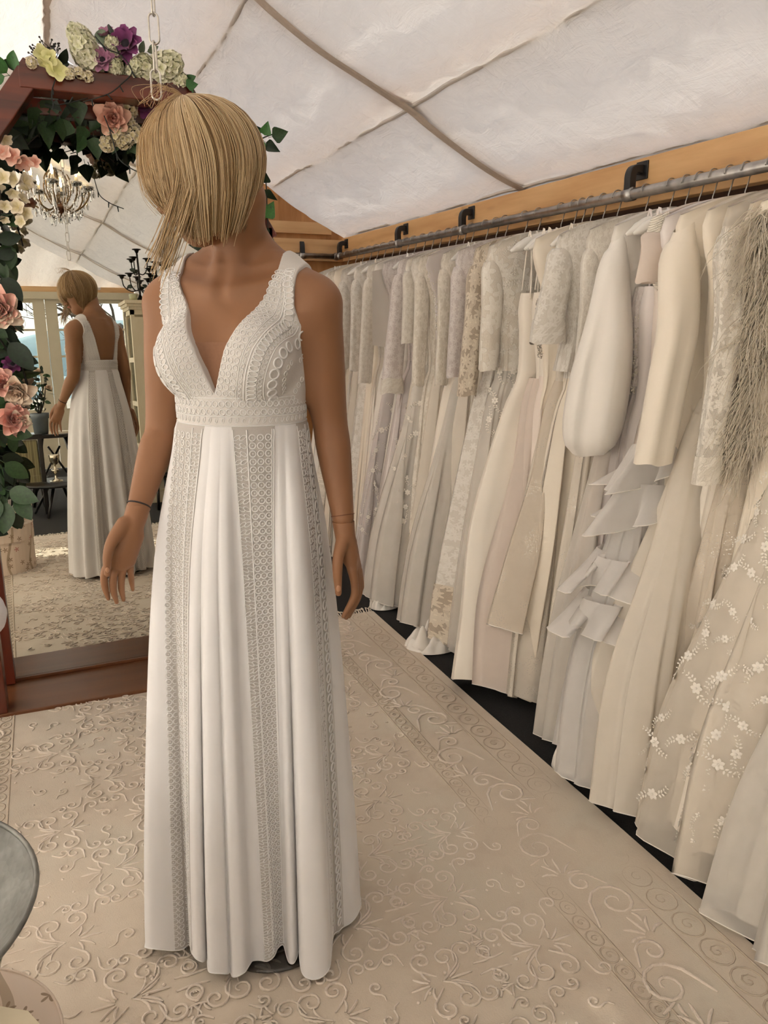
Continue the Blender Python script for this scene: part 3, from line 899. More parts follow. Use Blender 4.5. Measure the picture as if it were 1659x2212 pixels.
# back part: an arc with even folds
pA, pB = hp[-1], hp[0]
nb = 90; back = []
angA = math.atan2(pA[1]-c0[1], pA[0]-c0[0]); angB = math.atan2(pB[1]-c0[1], pB[0]-c0[0])
while angB < angA: angB += 2*PI
rA, rB = np.linalg.norm(pA[:2]-c0), np.linalg.norm(pB[:2]-c0)
for i in range(1, nb):
    u = i / nb; a = angA + (angB - angA) * u
    r = rA*(1-u) + rB*u - .03*math.sin(PI*u) + .020*math.sin(u*2*PI*9 + .4*math.sin(u*9))*min(1, 6*u, 6*(1-u))
    back.append((c0[0]+r*math.cos(a), c0[1]+r*math.sin(a), R_(100 + (256-100)*u)))
hem = np.concatenate([hp, np.array(back)]); ns = len(hem)
hxy = hem[:, :2]
# smooth version of the hem (no folds)
K = 23; ker = np.hanning(K); ker /= ker.sum()
idx = (np.arange(ns)[:, None] + np.arange(-(K//2), K//2 + 1)[None]) % ns
sm = hxy.copy()
for _ in range(3): sm = (sm[idx] * ker[None, :, None]).sum(1)
view_a = math.atan2(-BY, -BX)               # towards the camera
def waist_pt(al):
    # al: angle from the camera side, positive to the photograph's right
    d = np.array([math.cos(view_a + al), math.sin(view_a + al), 0]); dl = d @ RB
    a = math.atan2(dl[0], -dl[1]); return band_pt(a, WZ0, .001)
Wp = np.array([waist_pt(a) for a in hem[:, 2]])
nt = 70
tt = np.linspace(0, 1, nt)
# silhouette: quick flare over the hips then nearly straight
gt = np.interp(tt, [0, .07, .15, .21, .30, .38, .52, .70, .85, 1], [0, .16, .34, .45, .55, .62, .72, .84, .93, 1])
gt = np.convolve(np.pad(gt, 4, mode='edge'), np.ones(9)/9, 'valid'); gt[0] = 0; gt[-1] = 1
ft = np.interp(tt, [0, .06, .15, .3, .5, .75, 1], [0, .015, .09, .30, .60, .87, 1.0])
SK = np.zeros((ns, nt, 3))
for j, t in enumerate(tt):
    xy = Wp[:, :2] * (1 - gt[j]) + sm * gt[j] + (hxy - sm) * ft[j]
    SK[:, j, :2] = xy
    zz = WZ0 * (1 - t) + HZ * t
    SK[:, j, 2] = zz + (0.007 * np.sin(np.arange(ns) * .21) * t ** 3)
# arc-length style uv for lace placement
ang = np.degrees(hem[:, 2])
def seg(a0, a1): return [i for i in range(len(hp)) if a0 <= ang[i] <= a1]
panels = {'l': (-82, -36), 'm': (-12.5, 25.5), 'r': (48.5, 80)}
bidx = list(range(len(hp), ns))
def piece(ids, name, mat, off=0.0):
    G = SK[ids]
    return obj(name, MB().grid(G), mat, gown)
first = {k: [i for i in range(len(hp)) if a <= ang[i] <= b] for k, (a, b) in panels.items()}
cuts = []
cur = 0
order = [('l', first['l']), ('m', first['m']), ('r', first['r'])]
prev_end = None
for nme, ids in order:
    if prev_end is not None: piece(list(range(prev_end, ids[0] + 1)), 'skirt_panel', M_GOWN)
    piece(ids, 'lace_panel', M_LACEPANEL)
    prev_end = ids[-1]
# back: two lace panels of eyelet
b0 = list(range(prev_end, ns)) + list(range(0, first['l'][0] + 1))
k1 = len(b0)
q1, q2, q3, q4 = int(k1*.36), int(k1*.44), int(k1*.58), int(k1*.66)
piece(b0[:q1+1], 'skirt_panel', M_GOWN); piece(b0[q1:q2+1], 'lace_panel', M_LACEPANEL); piece(b0[q2:q3+1], 'skirt_panel', M_GOWN)
piece(b0[q3:q4+1], 'lace_panel', M_LACEPANEL); piece(b0[q4:], 'skirt_panel', M_GOWN)
# lace on the panels
def panel_lace(ids, cols, nrow, name):
    mb = MB(); G = SK[ids]; m = len(ids)
    # running width at each row
    for c, kind, R in cols:
        pts = []
        s_acc = 0
        Pcol = []
        for j in np.linspace(0.3, nt - 1.2, 700):
            j0 = int(j); fj = j - j0
            row = G[:, j0] * (1 - fj) + G[:, j0 + 1] * fj
            w = np.concatenate([[0], np.cumsum(np.linalg.norm(np.diff(row, axis=0), axis=1))])
            x = c * w[-1]; k = min(np.searchsorted(w, x), m - 1); k = max(k, 1)
            f = (x - w[k-1]) / max(w[k] - w[k-1], 1e-9)
            p = row[k-1] * (1 - f) + row[k] * f
            tang = row[k] - row[k-1]
            Pcol.append((p, tang, w[-1]))
        P = np.array([a for a, _, _ in Pcol])
        if kind == 'cord':
            Q = []
            for i in range(0, 700, 12):
                d = P[min(i+3, 699)] - P[max(i-3, 0)]; n = np.cross(Pcol[i][1], d); n /= np.linalg.norm(n) + 1e-9
                if n @ (np.array([BX, BY, P[i][2]]) - P[i]) > 0: n = -n
                Q.append(P[i] + n * R * .5)
            cord(mb, Q, R); continue
        last = -1; acc = 0
        for i in range(1, 700):
            acc += np.linalg.norm(P[i] - P[i-1])
            if acc >= R * (2.42 if kind != 'petal' else 2.2):
                acc = 0; d = P[min(i+3, 699)] - P[max(i-3, 0)]; n = np.cross(Pcol[i][1], d); n /= np.linalg.norm(n) + 1e-9
                if n @ (np.array([BX, BY, P[i][2]]) - P[i]) > 0: n = -n
                squash = 1.0
                if kind == 'ring': lace_ring(mb, P[i], n, d, R, True, squash)
                elif kind == 'open': lace_ring(mb, P[i], n, d, R, False, squash)
                else: lace_ring(mb, P[i], n, d * .7 + Pcol[i][1] / np.linalg.norm(Pcol[i][1]) * np.linalg.norm(d) * (1 if (i // 2) % 2 else -1), R, False, .55, 1.1)
    o = obj(name, mb, M_LACE, gown); o['kind'] = 'stuff'
lc = lambda L_: L_
panel_lace(first['m'], [(.02,'cord',.0010),(.10,'petal',.0060),(.24,'petal',.0060),(.34,'cord',.0014),(.46,'ring',.0056),(.65,'ring',.0056),(.84,'ring',.0056),(.93,'cord',.0012),(.975,'cord',.0016)], 0, 'panel_lace')
panel_lace(first['l'], [(.04,'ring',.0056),(.22,'ring',.0056),(.42,'ring',.0056),(.62,'ring',.0056),(.72,'cord',.0014),(.80,'petal',.0055),(.91,'petal',.0055),(.97,'cord',.0014)], 0, 'panel_lace')
panel_lace(first['r'], [(.03,'cord',.001),(.14,'open',.0056),(.28,'petal',.006),(.40,'petal',.005),(.50,'cord',.001),(.56,'cord',.001),(.76,'open',.0088),(.95,'cord',.0012)], 0, 'panel_lace')
for ids in (b0[q1:q2+1], b0[q3:q4+1]):
    panel_lace(ids, [(.03,'cord',.0012),(.2,'ring',.0055),(.45,'ring',.0055),(.7,'ring',.0055),(.97,'cord',.0014)], 0, 'panel_lace')
# stitched hem edge
mb = MB(); mb.tube(np.concatenate([SK[:, -1], SK[:1, -1]]), .0013, 5, False)
obj('hem', mb, M_LACE, gown)
# zip down the back
a = PI; P = [band_pt(a, WZ1 + .004, .002), band_pt(a, WZ0, .002)]
mb = MB().tube(np.array(P), .0015, 5)
obj('zip', mb, M_LACE, gown)
# ================================================================== wig
M_HAIR = NT('blonde_hair')
def hair_mat():
    t = NT('blonde_wig_hair')
    at_ = t.n('Attribute', attribute_name='tone')
    c = t.ramp(at_.outputs['Fac'], [(0.0, srgb(92, 68, 42)), (.35, srgb(150, 118, 80)), (.7, srgb(186, 156, 114)), (1.0, srgb(224, 198, 158))])
    return t.done(t.pbr(Base_Color=c, Roughness=.42, Specular_IOR_Level=.4))
M_HAIR = hair_mat()
WF = np.array([-1, .12, 0]); WF /= np.linalg.norm(WF)
WS = np.array([WF[1], -WF[0], 0]) * -1                      # towards the camera side
if WS[1] > 0: WS = -WS
tiltv = R_(17)
WA = np.array([0, 0, 1.]) * math.cos(tiltv) + WF * math.sin(tiltv)
WE = WF * math.cos(tiltv) - np.array([0, 0, 1.]) * math.sin(tiltv)
WC = HC + np.array([0, 0, .006]) - WF * .002
WAX = np.array([.108, .095, .106])                          # facing, side, up
def shell_pt(phi, psi, sc):
    d = WA * math.cos(phi) + (WE * math.cos(psi) + WS * math.sin(psi)) * math.sin(phi)
    l = np.array([d @ WF, d @ WS, d[2]])
    return WC + sc * (WF * l[0] * WAX[0] + WS * l[1] * WAX[1] + np.array([0, 0, 1]) * l[2] * WAX[2])
def hair_end(psi):
    """height of the cut below the head centre, by direction"""
    d = np.degrees(psi) % 360
    return np.interp(d, [0, 25, 45, 70, 100, 140, 180, 215, 250, 280, 305, 335, 360], [-.066, -.078, -.100, -.118, -.112, -.096, -.078, -.085, -.10, -.085, -.03, -.035, -.075])
def strand(psi, sc, g, n=14, lock=0.0, over=1.0):
    WV = .03 * g.normal()
    ze = (hair_end(psi) + g.normal() * .010) * over
    P = []
    p0 = R_(3 + 6 * g.random()); m = 9
    for i in range(m):
        f = i / (m - 1); phi = p0 + (R_(93) - p0) * f
        P.append(shell_pt(phi, psi + WV * math.sin(PI * f) ** 2, sc * (1 - .05 * (1 - f) ** 3)))
    last = P[-1]; d = np.array([last[0] - WC[0], last[1] - WC[1], 0]); 
    z0 = last[2] - WC[2]; k = n - m
    back = .5 - .5 * math.cos(psi)
    for i in range(1, k + 1):
        f = i / k; z = z0 + (ze - z0) * f
        inw = 1 - (.34 + .06 * back) * f ** 2.6
        q = WC + d * inw; q = np.array([q[0], q[1], WC[2] + z])
        q = q + WF * (lock * f ** 1.6)
        P.append(q)
    P = np.array(P)
    for _ in range(5): P[1:-1] = .25 * P[:-2] + .5 * P[1:-1] + .25 * P[2:]
    P[:, :2] += g.normal(size=2) * .0010 * np.linspace(0, 1, len(P))[:, None]
    return P
def build_hair():
    g = np.random.default_rng(5); mb = MB(); tone = []
    T = 3
    def put(P, r, tn):
        V, F = tube_geo(P, np.linspace(r, r * .55, len(P)), T, False)
        mb.add(V, F); tone.extend([tn] * len(V))
    for l in range(230):
        psi = g.uniform(0, 2 * PI); base = g.uniform(.90, 1.0); tn = np.clip(g.normal(.55, .16), .1, .95)
        dd = np.degrees(psi) % 360
        lock = .015 if 50 < dd < 80 and g.random() < .4 else 0
        over = g.uniform(1.1, 1.3) if lock > .02 else 1.0
        for k in range(22):
            put(strand(psi + g.normal() * .055, base + g.normal() * .010, g, 15, lock * g.uniform(.7, 1.3), over), .0007 + .0005 * g.random(), float(np.clip(tn + g.normal() * .1, 0, 1)))
    # highlight streaks on the surface
    for l in range(95):
        psi = g.uniform(R_(10), R_(215)); 
        for k in range(5):
            put(strand(psi + g.normal() * .014, 1.0 + g.normal() * .01, g, 15), .0008, float(np.clip(g.normal(.92, .06), 0, 1)))
    # long front locks sweeping forward below the chin
    for l in range(5):
        psi = R_(g.uniform(62, 84)); sc = g.uniform(.92, 1.0)
        for k in range(16):
            put(strand(psi + g.normal() * .04, sc + g.normal() * .012, g, 17, .050 + g.random() * .03, 1.50 + g.normal() * .06), .0011, float(np.clip(g.normal(.75, .14), 0, 1)))
    # fly-away hairs looping over the crown
    K = shell_pt(R_(4), 0, 1.0)
    for l in range(22):
        a = g.uniform(0, 2 * PI); s1 = g.uniform(.4, 1)
        P = [K + np.array([0.012, 0, -.003]), K + WF * (.02 * s1) + np.array([g.normal() * .008, g.normal() * .008, .012 * s1]), K + WF * (.045 * s1) + np.array([g.normal() * .01, g.normal() * .01, .006 * s1]), K + WF * (.055 * s1) + np.array([g.normal() * .012, g.normal() * .012, -.018])]
        V, F = tube_geo(cr(P, 6), .00035, 3, False); mb.add(V, F); tone.extend([.7] * len(V))
    for l in range(40):
        psi = g.uniform(R_(-20), R_(60)); P = strand(psi, 1.03 + .05 * g.random(), g, 15, .02 * g.random(), 1.0 + .2 * g.random())
        V, F = tube_geo(P, .0003, 3, False); mb.add(V, F); tone.extend([.85] * len(V))
    return mb, tone
def add_tone(o, tone):
    a = o.data.attributes.new('tone', 'FLOAT', 'POINT'); a.data.foreach_set('value', np.array(tone, np.float32))
# inner cap so that no scalp shows
gg = np.random.default_rng(1)
class _Z:
    def normal(s, *a, **k): return 0.0 if not k else np.zeros(k.get('size', 1))
    def random(s): return .2
cap = np.array([strand(2 * PI * i / 72, .915, _Z(), 15, 0, .93) for i in range(72)])
mb = MB().grid(cap, True)
mb.ball(shell_pt(R_(3), 0, .86), .012, 10, 6)
wig = obj('wig', mb, M_HAIR, mannequin); add_tone(wig, [.22] * len(wig.data.vertices))
hm, tone = build_hair()
hair = obj('hair_strands', hm, M_HAIR, wig); add_tone(hair, tone); hair['kind'] = 'stuff'
# ================================================================== mirror, arch and platform
# the mirror leans back about two degrees and is turned a touch towards the camera
MN = np.array([.022, -.999, .029]); MN /= np.linalg.norm(MN)       # faces the room
MP = np.array([.10, 3.04, .03])
MU = np.array([0, 0, 1.]) - MN * MN[2]; MU /= np.linalg.norm(MU); MX = np.cross(MU, MN) * -1
if MX[0] < 0: MX = -MX
def mp(x, z, d=0.0):
    """point on the mirror plane: world x, height z, d in front of the glass"""
    u = (x - MP[0]) / MX[0]; v = (z - MP[2]) / MU[2]
    return MP + MX * u + MU * v + MN * d
platform = struct('platform', MB().box2((-.42, 2.765, 0), (.92, 3.22, .024)), M_BOARD, label='brown wooden board under the mirror')
bevel(platform, .003)
mx0, mx1, mz0, mz1 = -.215, .70, .032, 1.98
mirror = thing('floor_mirror', 'tall frameless-looking mirror with dark red wooden frame under the flower arch', 'mirror', (.24, 3.05, .024))
g = MB().add([mp(mx0, mz0), mp(mx1, mz0), mp(mx1, mz1), mp(mx0, mz1), mp(mx0, mz0, -.006), mp(mx1, mz0, -.006), mp(mx1, mz1, -.006), mp(mx0, mz1, -.006)],
             [(0,1,2,3),(7,6,5,4),(0,4,5,1),(1,5,6,2),(2,6,7,3),(3,7,4,0)])
obj('mirror_glass', g, M_MIRROR, mirror, False)
mirror['label'] = 'tall mirror in dark red wooden frame standing under the flower arch'
def fr(a, b, w, d, name, mat):
    o = obj(name, MB().beam(a, b, w, d, up=MN), mat, mirror, False); bevel(o, .002)
fr(mp(mx0 - .028, mz0 - .005, .012), mp(mx0 - .028, mz1 + .05, .012), .055, .055, 'frame_stile', M_REDWOODZ)
fr(mp(mx1 + .028, mz0 - .005, .012), mp(mx1 + .028, mz1 + .05, .012), .055, .055, 'frame_stile', M_REDWOODZ)
fr(mp(mx0, mz1 + .027, .012), mp(mx1, mz1 + .027, .012), .055, .05, 'frame_rail', M_REDWOOD)
fr(mp(mx0, mz0 - .002, .006), mp(mx1, mz0 - .002, .006), .012, .012, 'bottom_bead', M_BOARD)
obj('back_board', MB().beam(mp((mx0+mx1)/2, mz0, -.014), mp((mx0+mx1)/2, mz1 + .04, -.014), 1.0, .012, up=MN), M_BOARD, mirror, False)

# the arch: two posts, two diagonals, a top beam; front and back frame tied by the top boards
arch = thing('wooden_arch', 'red stained wooden arch with angled corners carrying flower garlands', 'arch', (.235, 2.83, .024))
AX0, AX1 = -.300, .768; ATX0, ATX1 = .012, .512; AZT, AZC = 2.086, 1.66
T, D = .066, .095
def abeam(p, q, name, mat, w=D, h=T, up=None):
    p = np.array(p); q = np.array(q)
    d = q - p; u = np.cross(d, np.array([0, 1., 0])); u = u / np.linalg.norm(u)
    o = obj(name, MB().beam(p, q, w, h, up=u), mat, arch, False); bevel(o, .003)
YA = 2.815
h = T / 2
def off(p, q):      # centre line moved inwards by half thickness
    return p, q
abeam((AX0 + h, YA, .024), (AX0 + h, YA, AZC), 'post', M_REDWOODZ)
abeam((AX1 - h, YA, .024), (AX1 - h, YA, AZC), 'post', M_REDWOODZ)
dl = np.array([ATX0 - AX0, 0, AZT - AZC]); dl /= np.linalg.norm(dl); nl = np.array([dl[2], 0, -dl[0]])
abeam(np.array([AX0, YA, AZC]) + nl * h - dl * .030, np.array([ATX0, YA, AZT]) + nl * h + dl * .022, 'diagonal_beam', M_REDWOOD)
dr = np.array([ATX1 - AX1, 0, AZT - AZC]); dr /= np.linalg.norm(dr); nr = np.array([-dr[2], 0, dr[0]])
abeam(np.array([AX1, YA, AZC]) + nr * h - dr * .030, np.array([ATX1, YA, AZT]) + nr * h + dr * .022, 'diagonal_beam', M_REDWOOD)
abeam((ATX0 - .004, YA - .0015, AZT - h), (ATX1 + .004, YA - .0015, AZT - h), 'top_beam', M_REDWOOD)
abeam((ATX0 - .03, YA + .11, AZT - h - .05), (ATX1 + .03, YA + .11, AZT - h - .05), 'rear_beam', M_REDWOOD, .05, .05)
for x in (AX0 + h, AX1 - h):
    abeam((x, YA + .02, 1.62), (x, 3.02, 1.62), 'tie', M_REDWOOD, .04, .05) if False else None
# ================================================================== rug with sculpted scrolls
RGX0, RGX1, RGY0, RGY1, RGZ = -.55, 1.313, .19, 3.20, .012
def rug_mat():
    t = NT('rug_pile'); co = t.coord('Object')
    n = t.n('TexNoise', i_Scale=320.0, i_Detail=3.0, i_Vector=co); n2 = t.n('TexNoise', i_Scale=3.2, i_Detail=4.0, i_Vector=co); n3 = t.n('TexNoise', i_Scale=17.0, i_Detail=4.0, i_Vector=co)
    c = t.ramp(n2.outputs[0], [(.3, srgb(196, 182, 163)), (.5, srgb(204, 190, 171)), (.72, srgb(203, 194, 176))])
    c = t.mix(t.math('MULTIPLY', t.ramp(n3.outputs[0], [(.52, (0,0,0)), (.75, (1,1,1))]), .35), c, srgb(184, 166, 147))
    return t.done(t.pbr(Base_Color=c, Roughness=.92, Sheen_Weight=.3, Normal=t.bump(n.outputs[0], .35, .002)))
def pile_mat():
    t = NT('rug_raised_pile'); co = t.coord('Object')
    n = t.n('TexNoise', i_Scale=380.0, i_Detail=2.0, i_Vector=co); n2 = t.n('TexNoise', i_Scale=2.6, i_Detail=3.0, i_Vector=co)
    c = t.ramp(n2.outputs[0], [(.32, srgb(204, 190, 172)), (.5, srgb(220, 205, 188)), (.7, srgb(226, 214, 199))])
    return t.done(t.pbr(Base_Color=c, Roughness=.6, Sheen_Weight=.5, Normal=t.bump(n.outputs[0], .6, .003)))
M_RUG, M_PILE = rug_mat(), pile_mat()
M_FLATLINE = plain('rug_flat_line', srgb(190, 175, 156), .95, noise=.1, nscale=60)
M_FRINGE = plain('rug_fringe', srgb(226, 216, 200), .9, noise=.08, nscale=40)
rug = thing('rug', 'cream rug with raised scroll pattern and fringed ends', 'rug', ((RGX0 + RGX1) / 2, (RGY0 + RGY1) / 2, 0))
nx, ny = 60, 96; xs = np.linspace(RGX0, RGX1, nx); ys = np.linspace(RGY0, RGY1, ny)
N = Noise(10, .5, 2, 5); G = np.zeros((nx, ny, 3))
for i, x in enumerate(xs):
    for j, y_ in enumerate(ys): G[i, j] = (x, y_ + .006 * math.sin(x * 9) * (j in (0, ny - 1)), RGZ + .0008 * N(np.array(x), np.array(y_)))
mb = MB().grid(G)
mb.grid(np.stack([G[:, 0], G[:, 0] * [1, 1, 0] + [0, 0, .001]], 1)); mb.grid(np.stack([G[:, -1] * [1, 1, 0] + [0, 0, .001], G[:, -1]], 1))
mb.grid(np.stack([G[0] * [1, 1, 0] + [0, 0, .001], G[0]], 1)); mb.grid(np.stack([G[-1], G[-1] * [1, 1, 0] + [0, 0, .001]], 1))
obj('pile', mb, M_RUG, rug)
OCC = np.zeros((240, 390), bool)
rl = MB(); fl = MB(); gR = np.random.default_rng(31)
def ribbon(mb, P, w, h, taper=True):
    P = np.asarray(P, float); n = len(P)
    if n < 3: return
    if mb is rl:
        for p in P: OCC[int((p[0] - RGX0) / .008), int((p[1] - RGY0) / .008)] = True
    Q = np.concatenate([P, np.full((n, 1), RGZ + .0008)], 1)
    u = np.linspace(0, 1, n); r = w * (np.sin(PI * np.clip(u * .92 + .06, 0, 1)) ** .28 if taper else np.ones(n)) * (1 + .12 * gR.normal(size=n) * .6)
    V, F = tube_geo(Q, np.maximum(r, w * .2), 5, False, h / w, up=(0, 0, 1)); mb.add(V, F)
def spiral(c, r, a0, turns, sgn, n=18, inner=.16):
    t = np.linspace(0, 1, n); rr = r * (1 - (1 - inner) * t ** .8); a = a0 + sgn * turns * 2 * PI * t
    return np.stack([c[0] + rr * np.cos(a), c[1] + rr * np.sin(a)], 1)
def scroll(mb, p, d, r, sgn, w, h, turns=1.25, stem=1.0):
    """a stem that leaves p along d and rolls up"""
    d = np.array(d, float); d /= np.linalg.norm(d); nrm = np.array([-d[1], d[0]]) * sgn
    c = np.array(p) + d * r * 1.4 * stem + nrm * r
    sp = spiral(c, r, math.atan2(-nrm[1], -nrm[0]), turns, sgn)
    st = np.array([np.array(p) + d * r * 1.4 * stem * k for k in np.linspace(0, .85, 6)])
    ribbon(mb, np.concatenate([st, sp]), w, h)
def leaf_spray(mb, p, d, size, w, h, n=5, spread=1.3):
    a0 = math.atan2(d[1], d[0])
    for i in range(n):
        q = i / (n - 1) - .5; a = a0 + q * spread; L_ = size * (1 - .5 * abs(q)); bend = q * 2.6
        t = np.linspace(.22, 1, 9); ang = a + bend * (t - .2)
        P = np.cumsum(np.stack([np.cos(ang), np.sin(ang)], 1) * L_ / 9, 0) + np.array(p) + .2 * size * np.array([math.cos(a), math.sin(a)])
        ribbon(mb, P, w, h)
def dots(mb, p, d, n, s, r):
    for i in range(n):
        q = np.array(p) + np.array(d) * s * i + gR.normal(size=2) * s * .1; mb.ball((q[0], q[1], RGZ), (r, r, .003), 6, 4)
def motif(cx, cy, s, mir, mb, h=.0032):
    """leafy centre with scrolls branching to both sides"""
    for sg in (1, -1):
        f = lambda x, y_: (cx + x * s * mir, cy + sg * 0 + y_ * s)
        w = .0033 * (s / .2) ** .5
        scroll(mb, f(0, 0), (mir * .9, sg * .55), .20 * s, sg * mir, w, h, 1.35, 1.2)
        scroll(mb, f(.28, sg * .22), (mir * .3, sg * 1), .15 * s, -sg * mir, w, h, 1.3)
        scroll(mb, f(-.05, sg * .1), (-mir * .8, sg * .7), .17 * s, -sg * mir, w, h, 1.4, 1.1)
        scroll(mb, f(-.38, sg * .42), (-mir * .1, sg * 1), .13 * s, sg * mir, w, h, 1.2)
        scroll(mb, f(.5, sg * .1), (mir * 1, -sg * .1), .13 * s, sg * mir, w, h, 1.25)
        dots(mb, f(.16, sg * .42), (mir * .08 * s, sg * .06 * s), 4, 1.0, .0048)
        leaf_spray(mb, f(.62, sg * .34), (mir, sg * .8), .2 * s, w * .9, h, 4, 1.6)
        scroll(mb, f(.15, sg * .62), (-mir * .6, sg * .5), .10 * s, sg * mir, w, h, 1.3)
    leaf_spray(mb, (cx, cy), (mir, 0), .36 * s, .003, h, 5, 1.1)
    leaf_spray(mb, (cx - .1 * s * mir, cy), (-mir, 0), .30 * s, .003, h, 5, 1.5)
# field
for i, cy in enumerate(np.arange(.34, 3.2, .21)):
    for j, cx in enumerate(np.arange(-.08 + (.12 if i % 2 else 0), .95, .24)):
        motif(cx, cy, .165 * gR.uniform(.95, 1.05), 1 if (i + j) % 2 else -1, rl)
# small scrolls growing into the gaps
for _ in range(2600):
    cx, cy = gR.uniform(-.16, .95), gR.uniform(.23, 3.15); i, j = int((cx - RGX0) / .008), int((cy - RGY0) / .008); k = 4
    if OCC[i-k:i+k+1, j-k:j+k+1].any(): continue
    r_ = gR.uniform(.016, .024); a = gR.uniform(0, 2 * PI); sg = 1 if gR.random() < .5 else -1
    ribbon(rl, np.concatenate([spiral((cx, cy), r_, a, 1.2, sg, 14)[::-1], np.array([(cx + r_ * math.cos(a) + r_ * 1.3 * t * math.cos(a - sg * (1.5 - t)), cy + r_ * math.sin(a) + r_ * 1.3 * t * math.sin(a - sg * (1.5 - t))) for t in (.3, .6, 1.0)])]), .0028, .0030)
# main border: large C scrolls with acanthus ends, both long sides
for side in (1, -1):
    xc = 1.09 if side > 0 else -.315
    for k, cy in enumerate(np.arange(.32, 3.15, .235)):
        sg = 1 if k % 2 else -1
        scroll(rl, (xc + .055 * sg, cy - .09), (-.35 * sg, 1), .062, sg, .0048, .0034, 1.5, .9)
        scroll(rl, (xc - .05 * sg, cy + .02), (.5 * sg, .9), .036, -sg, .0042, .0032, 1.25)
        leaf_spray(rl, (xc + .035 * sg, cy + .075), (-.2 * sg, 1), .062, .0044, .0034, 5, 1.7)
        leaf_spray(rl, (xc - .03 * sg, cy - .07), (-.9 * sg, -.3), .05, .004, .0032, 3, 1.0)
    # flat guard bands: ovals and lines
    for xo, rw, stp in ((1.225, .042, .085), (1.003, .022, .05)):
        x = xo if side > 0 else RGX0 + (RGX1 - xo)
        for cy in np.arange(.25, 3.18, stp):
            a = np.linspace(0, 2 * PI, 15); ribbon(fl, np.stack([x + rw * .8 * np.cos(a), cy + stp * .44 * np.sin(a)], 1), .0022, .0012, False)
            ribbon(fl, spiral((x, cy), rw * .5, 0, 1.2, 1, 10), .0018, .0012)
    for xo in (1.272, 1.178, 1.028, .978):
        x = xo if side > 0 else RGX0 + (RGX1 - xo)
        ribbon(fl, np.stack([np.full(60, x), np.linspace(RGY0 + .01, RGY1 - .01, 60)], 1), .003, .001, False)
obj('raised_scrolls', rl, M_PILE, rug)['kind'] = 'stuff'
obj('flat_borders', fl, M_FLATLINE, rug)['kind'] = 'stuff'
fr_ = MB()
for yy, sg in ((RGY1, 1), (RGY0, -1)):
    for x in np.arange(RGX0 + .006, RGX1, .0085):
        L_ = gR.uniform(.045, .075); a = gR.normal() * .35
        P = [(x, yy, .009), (x + a * L_ * .3, yy + sg * L_ * .4, .012 + .008 * gR.random()), (x + a * L_ + gR.normal() * .008, yy + sg * L_, .004)]
        fr_.tube(cr(P, 3), [.0030, .0028, .0026, .0026, .0028, .0034, .002], 4, False)
obj('fringe', fr_, M_FRINGE, rug)['kind'] = 'stuff'
# ================================================================== clothes rail
RLX, RLZ = 1.72, 1.727
rail = thing('clothes_rail', 'steel pipe clothes rail fixed along the pine boards', 'rail', (RLX, 2.4, RLZ))
BFX = 1.765
obj('rail_pipe', MB().tube([(RLX, -.6, RLZ), (RLX, 4.765, RLZ)], .0165, 16), M_STEEL, rail)
obj('rail_pipe', MB().tube([(RLX, 4.765, RLZ), (.9, 4.765, RLZ)], .0165, 16), M_STEEL, rail)
obj('corner_joint', MB().ball((RLX, 4.765, RLZ), .024, 14, 10), M_STEEL, rail)
def bracket(y, ax=0):
    """plate on the board, flat arm coming out and hooking down to the pipe; ax=1 for the far wall"""
    def W(out, along, z): return (BFX - out, y + along, z) if not ax else (1.50 + along, 4.765 + .05 - .005 - out, z)
    def bx(a, b): return MB().box2(W(*a), W(*b))
    b = obj('bracket', bx((.0, -.026, 1.772), (.006, .026, 1.826)), M_BLACKMETAL, rail, False); bevel(b, .002)
    P = cr([W(.004, .0, 1.800), W(.024, 0, 1.802), W(.040, 0, 1.797), W(.047, 0, 1.780), W(.047, 0, 1.757), W(.047, 0, 1.735)], 4)
    V, F = tube_geo(P, .030, 4, True, .55, up=(0, 1, 0) if False else None)
    mb = MB(); n = len(P); T_, U_, B_ = frames(P); side = np.array((0, 1., 0) if not ax else (1., 0, 0)); hw = .014
    Vs = []
    for p, t_ in zip(P, T_):
        nrm = np.cross(side, t_); nrm /= np.linalg.norm(nrm)
        for s1, s2 in ((-1, -1), (1, -1), (1, 1), (-1, 1)): Vs.append(np.array(p) + side * hw * s1 + nrm * .013 * s2)
    mb.add(Vs, grid_faces(n, 4, False, True) + [(0, 1, 2, 3), tuple(4 * n - 4 + q for q in (3, 2, 1, 0))])
    bevel(obj('bracket_arm', mb, M_BLACKMETAL, b, False), .003)
    c = np.array(W(.045, 0, RLZ)); obj('bracket_clip', MB().tube([c - side * .018, c + side * .018], .0205, 14), M_STEEL, b)
    obj('bracket_screw', MB().ball(W(.007, .022, 1.812), .004, 8, 5), M_STEEL, b)
for yy in (2.075, 3.15, 3.83, 4.70, .95, -.1): bracket(yy)
bracket(0, 1)

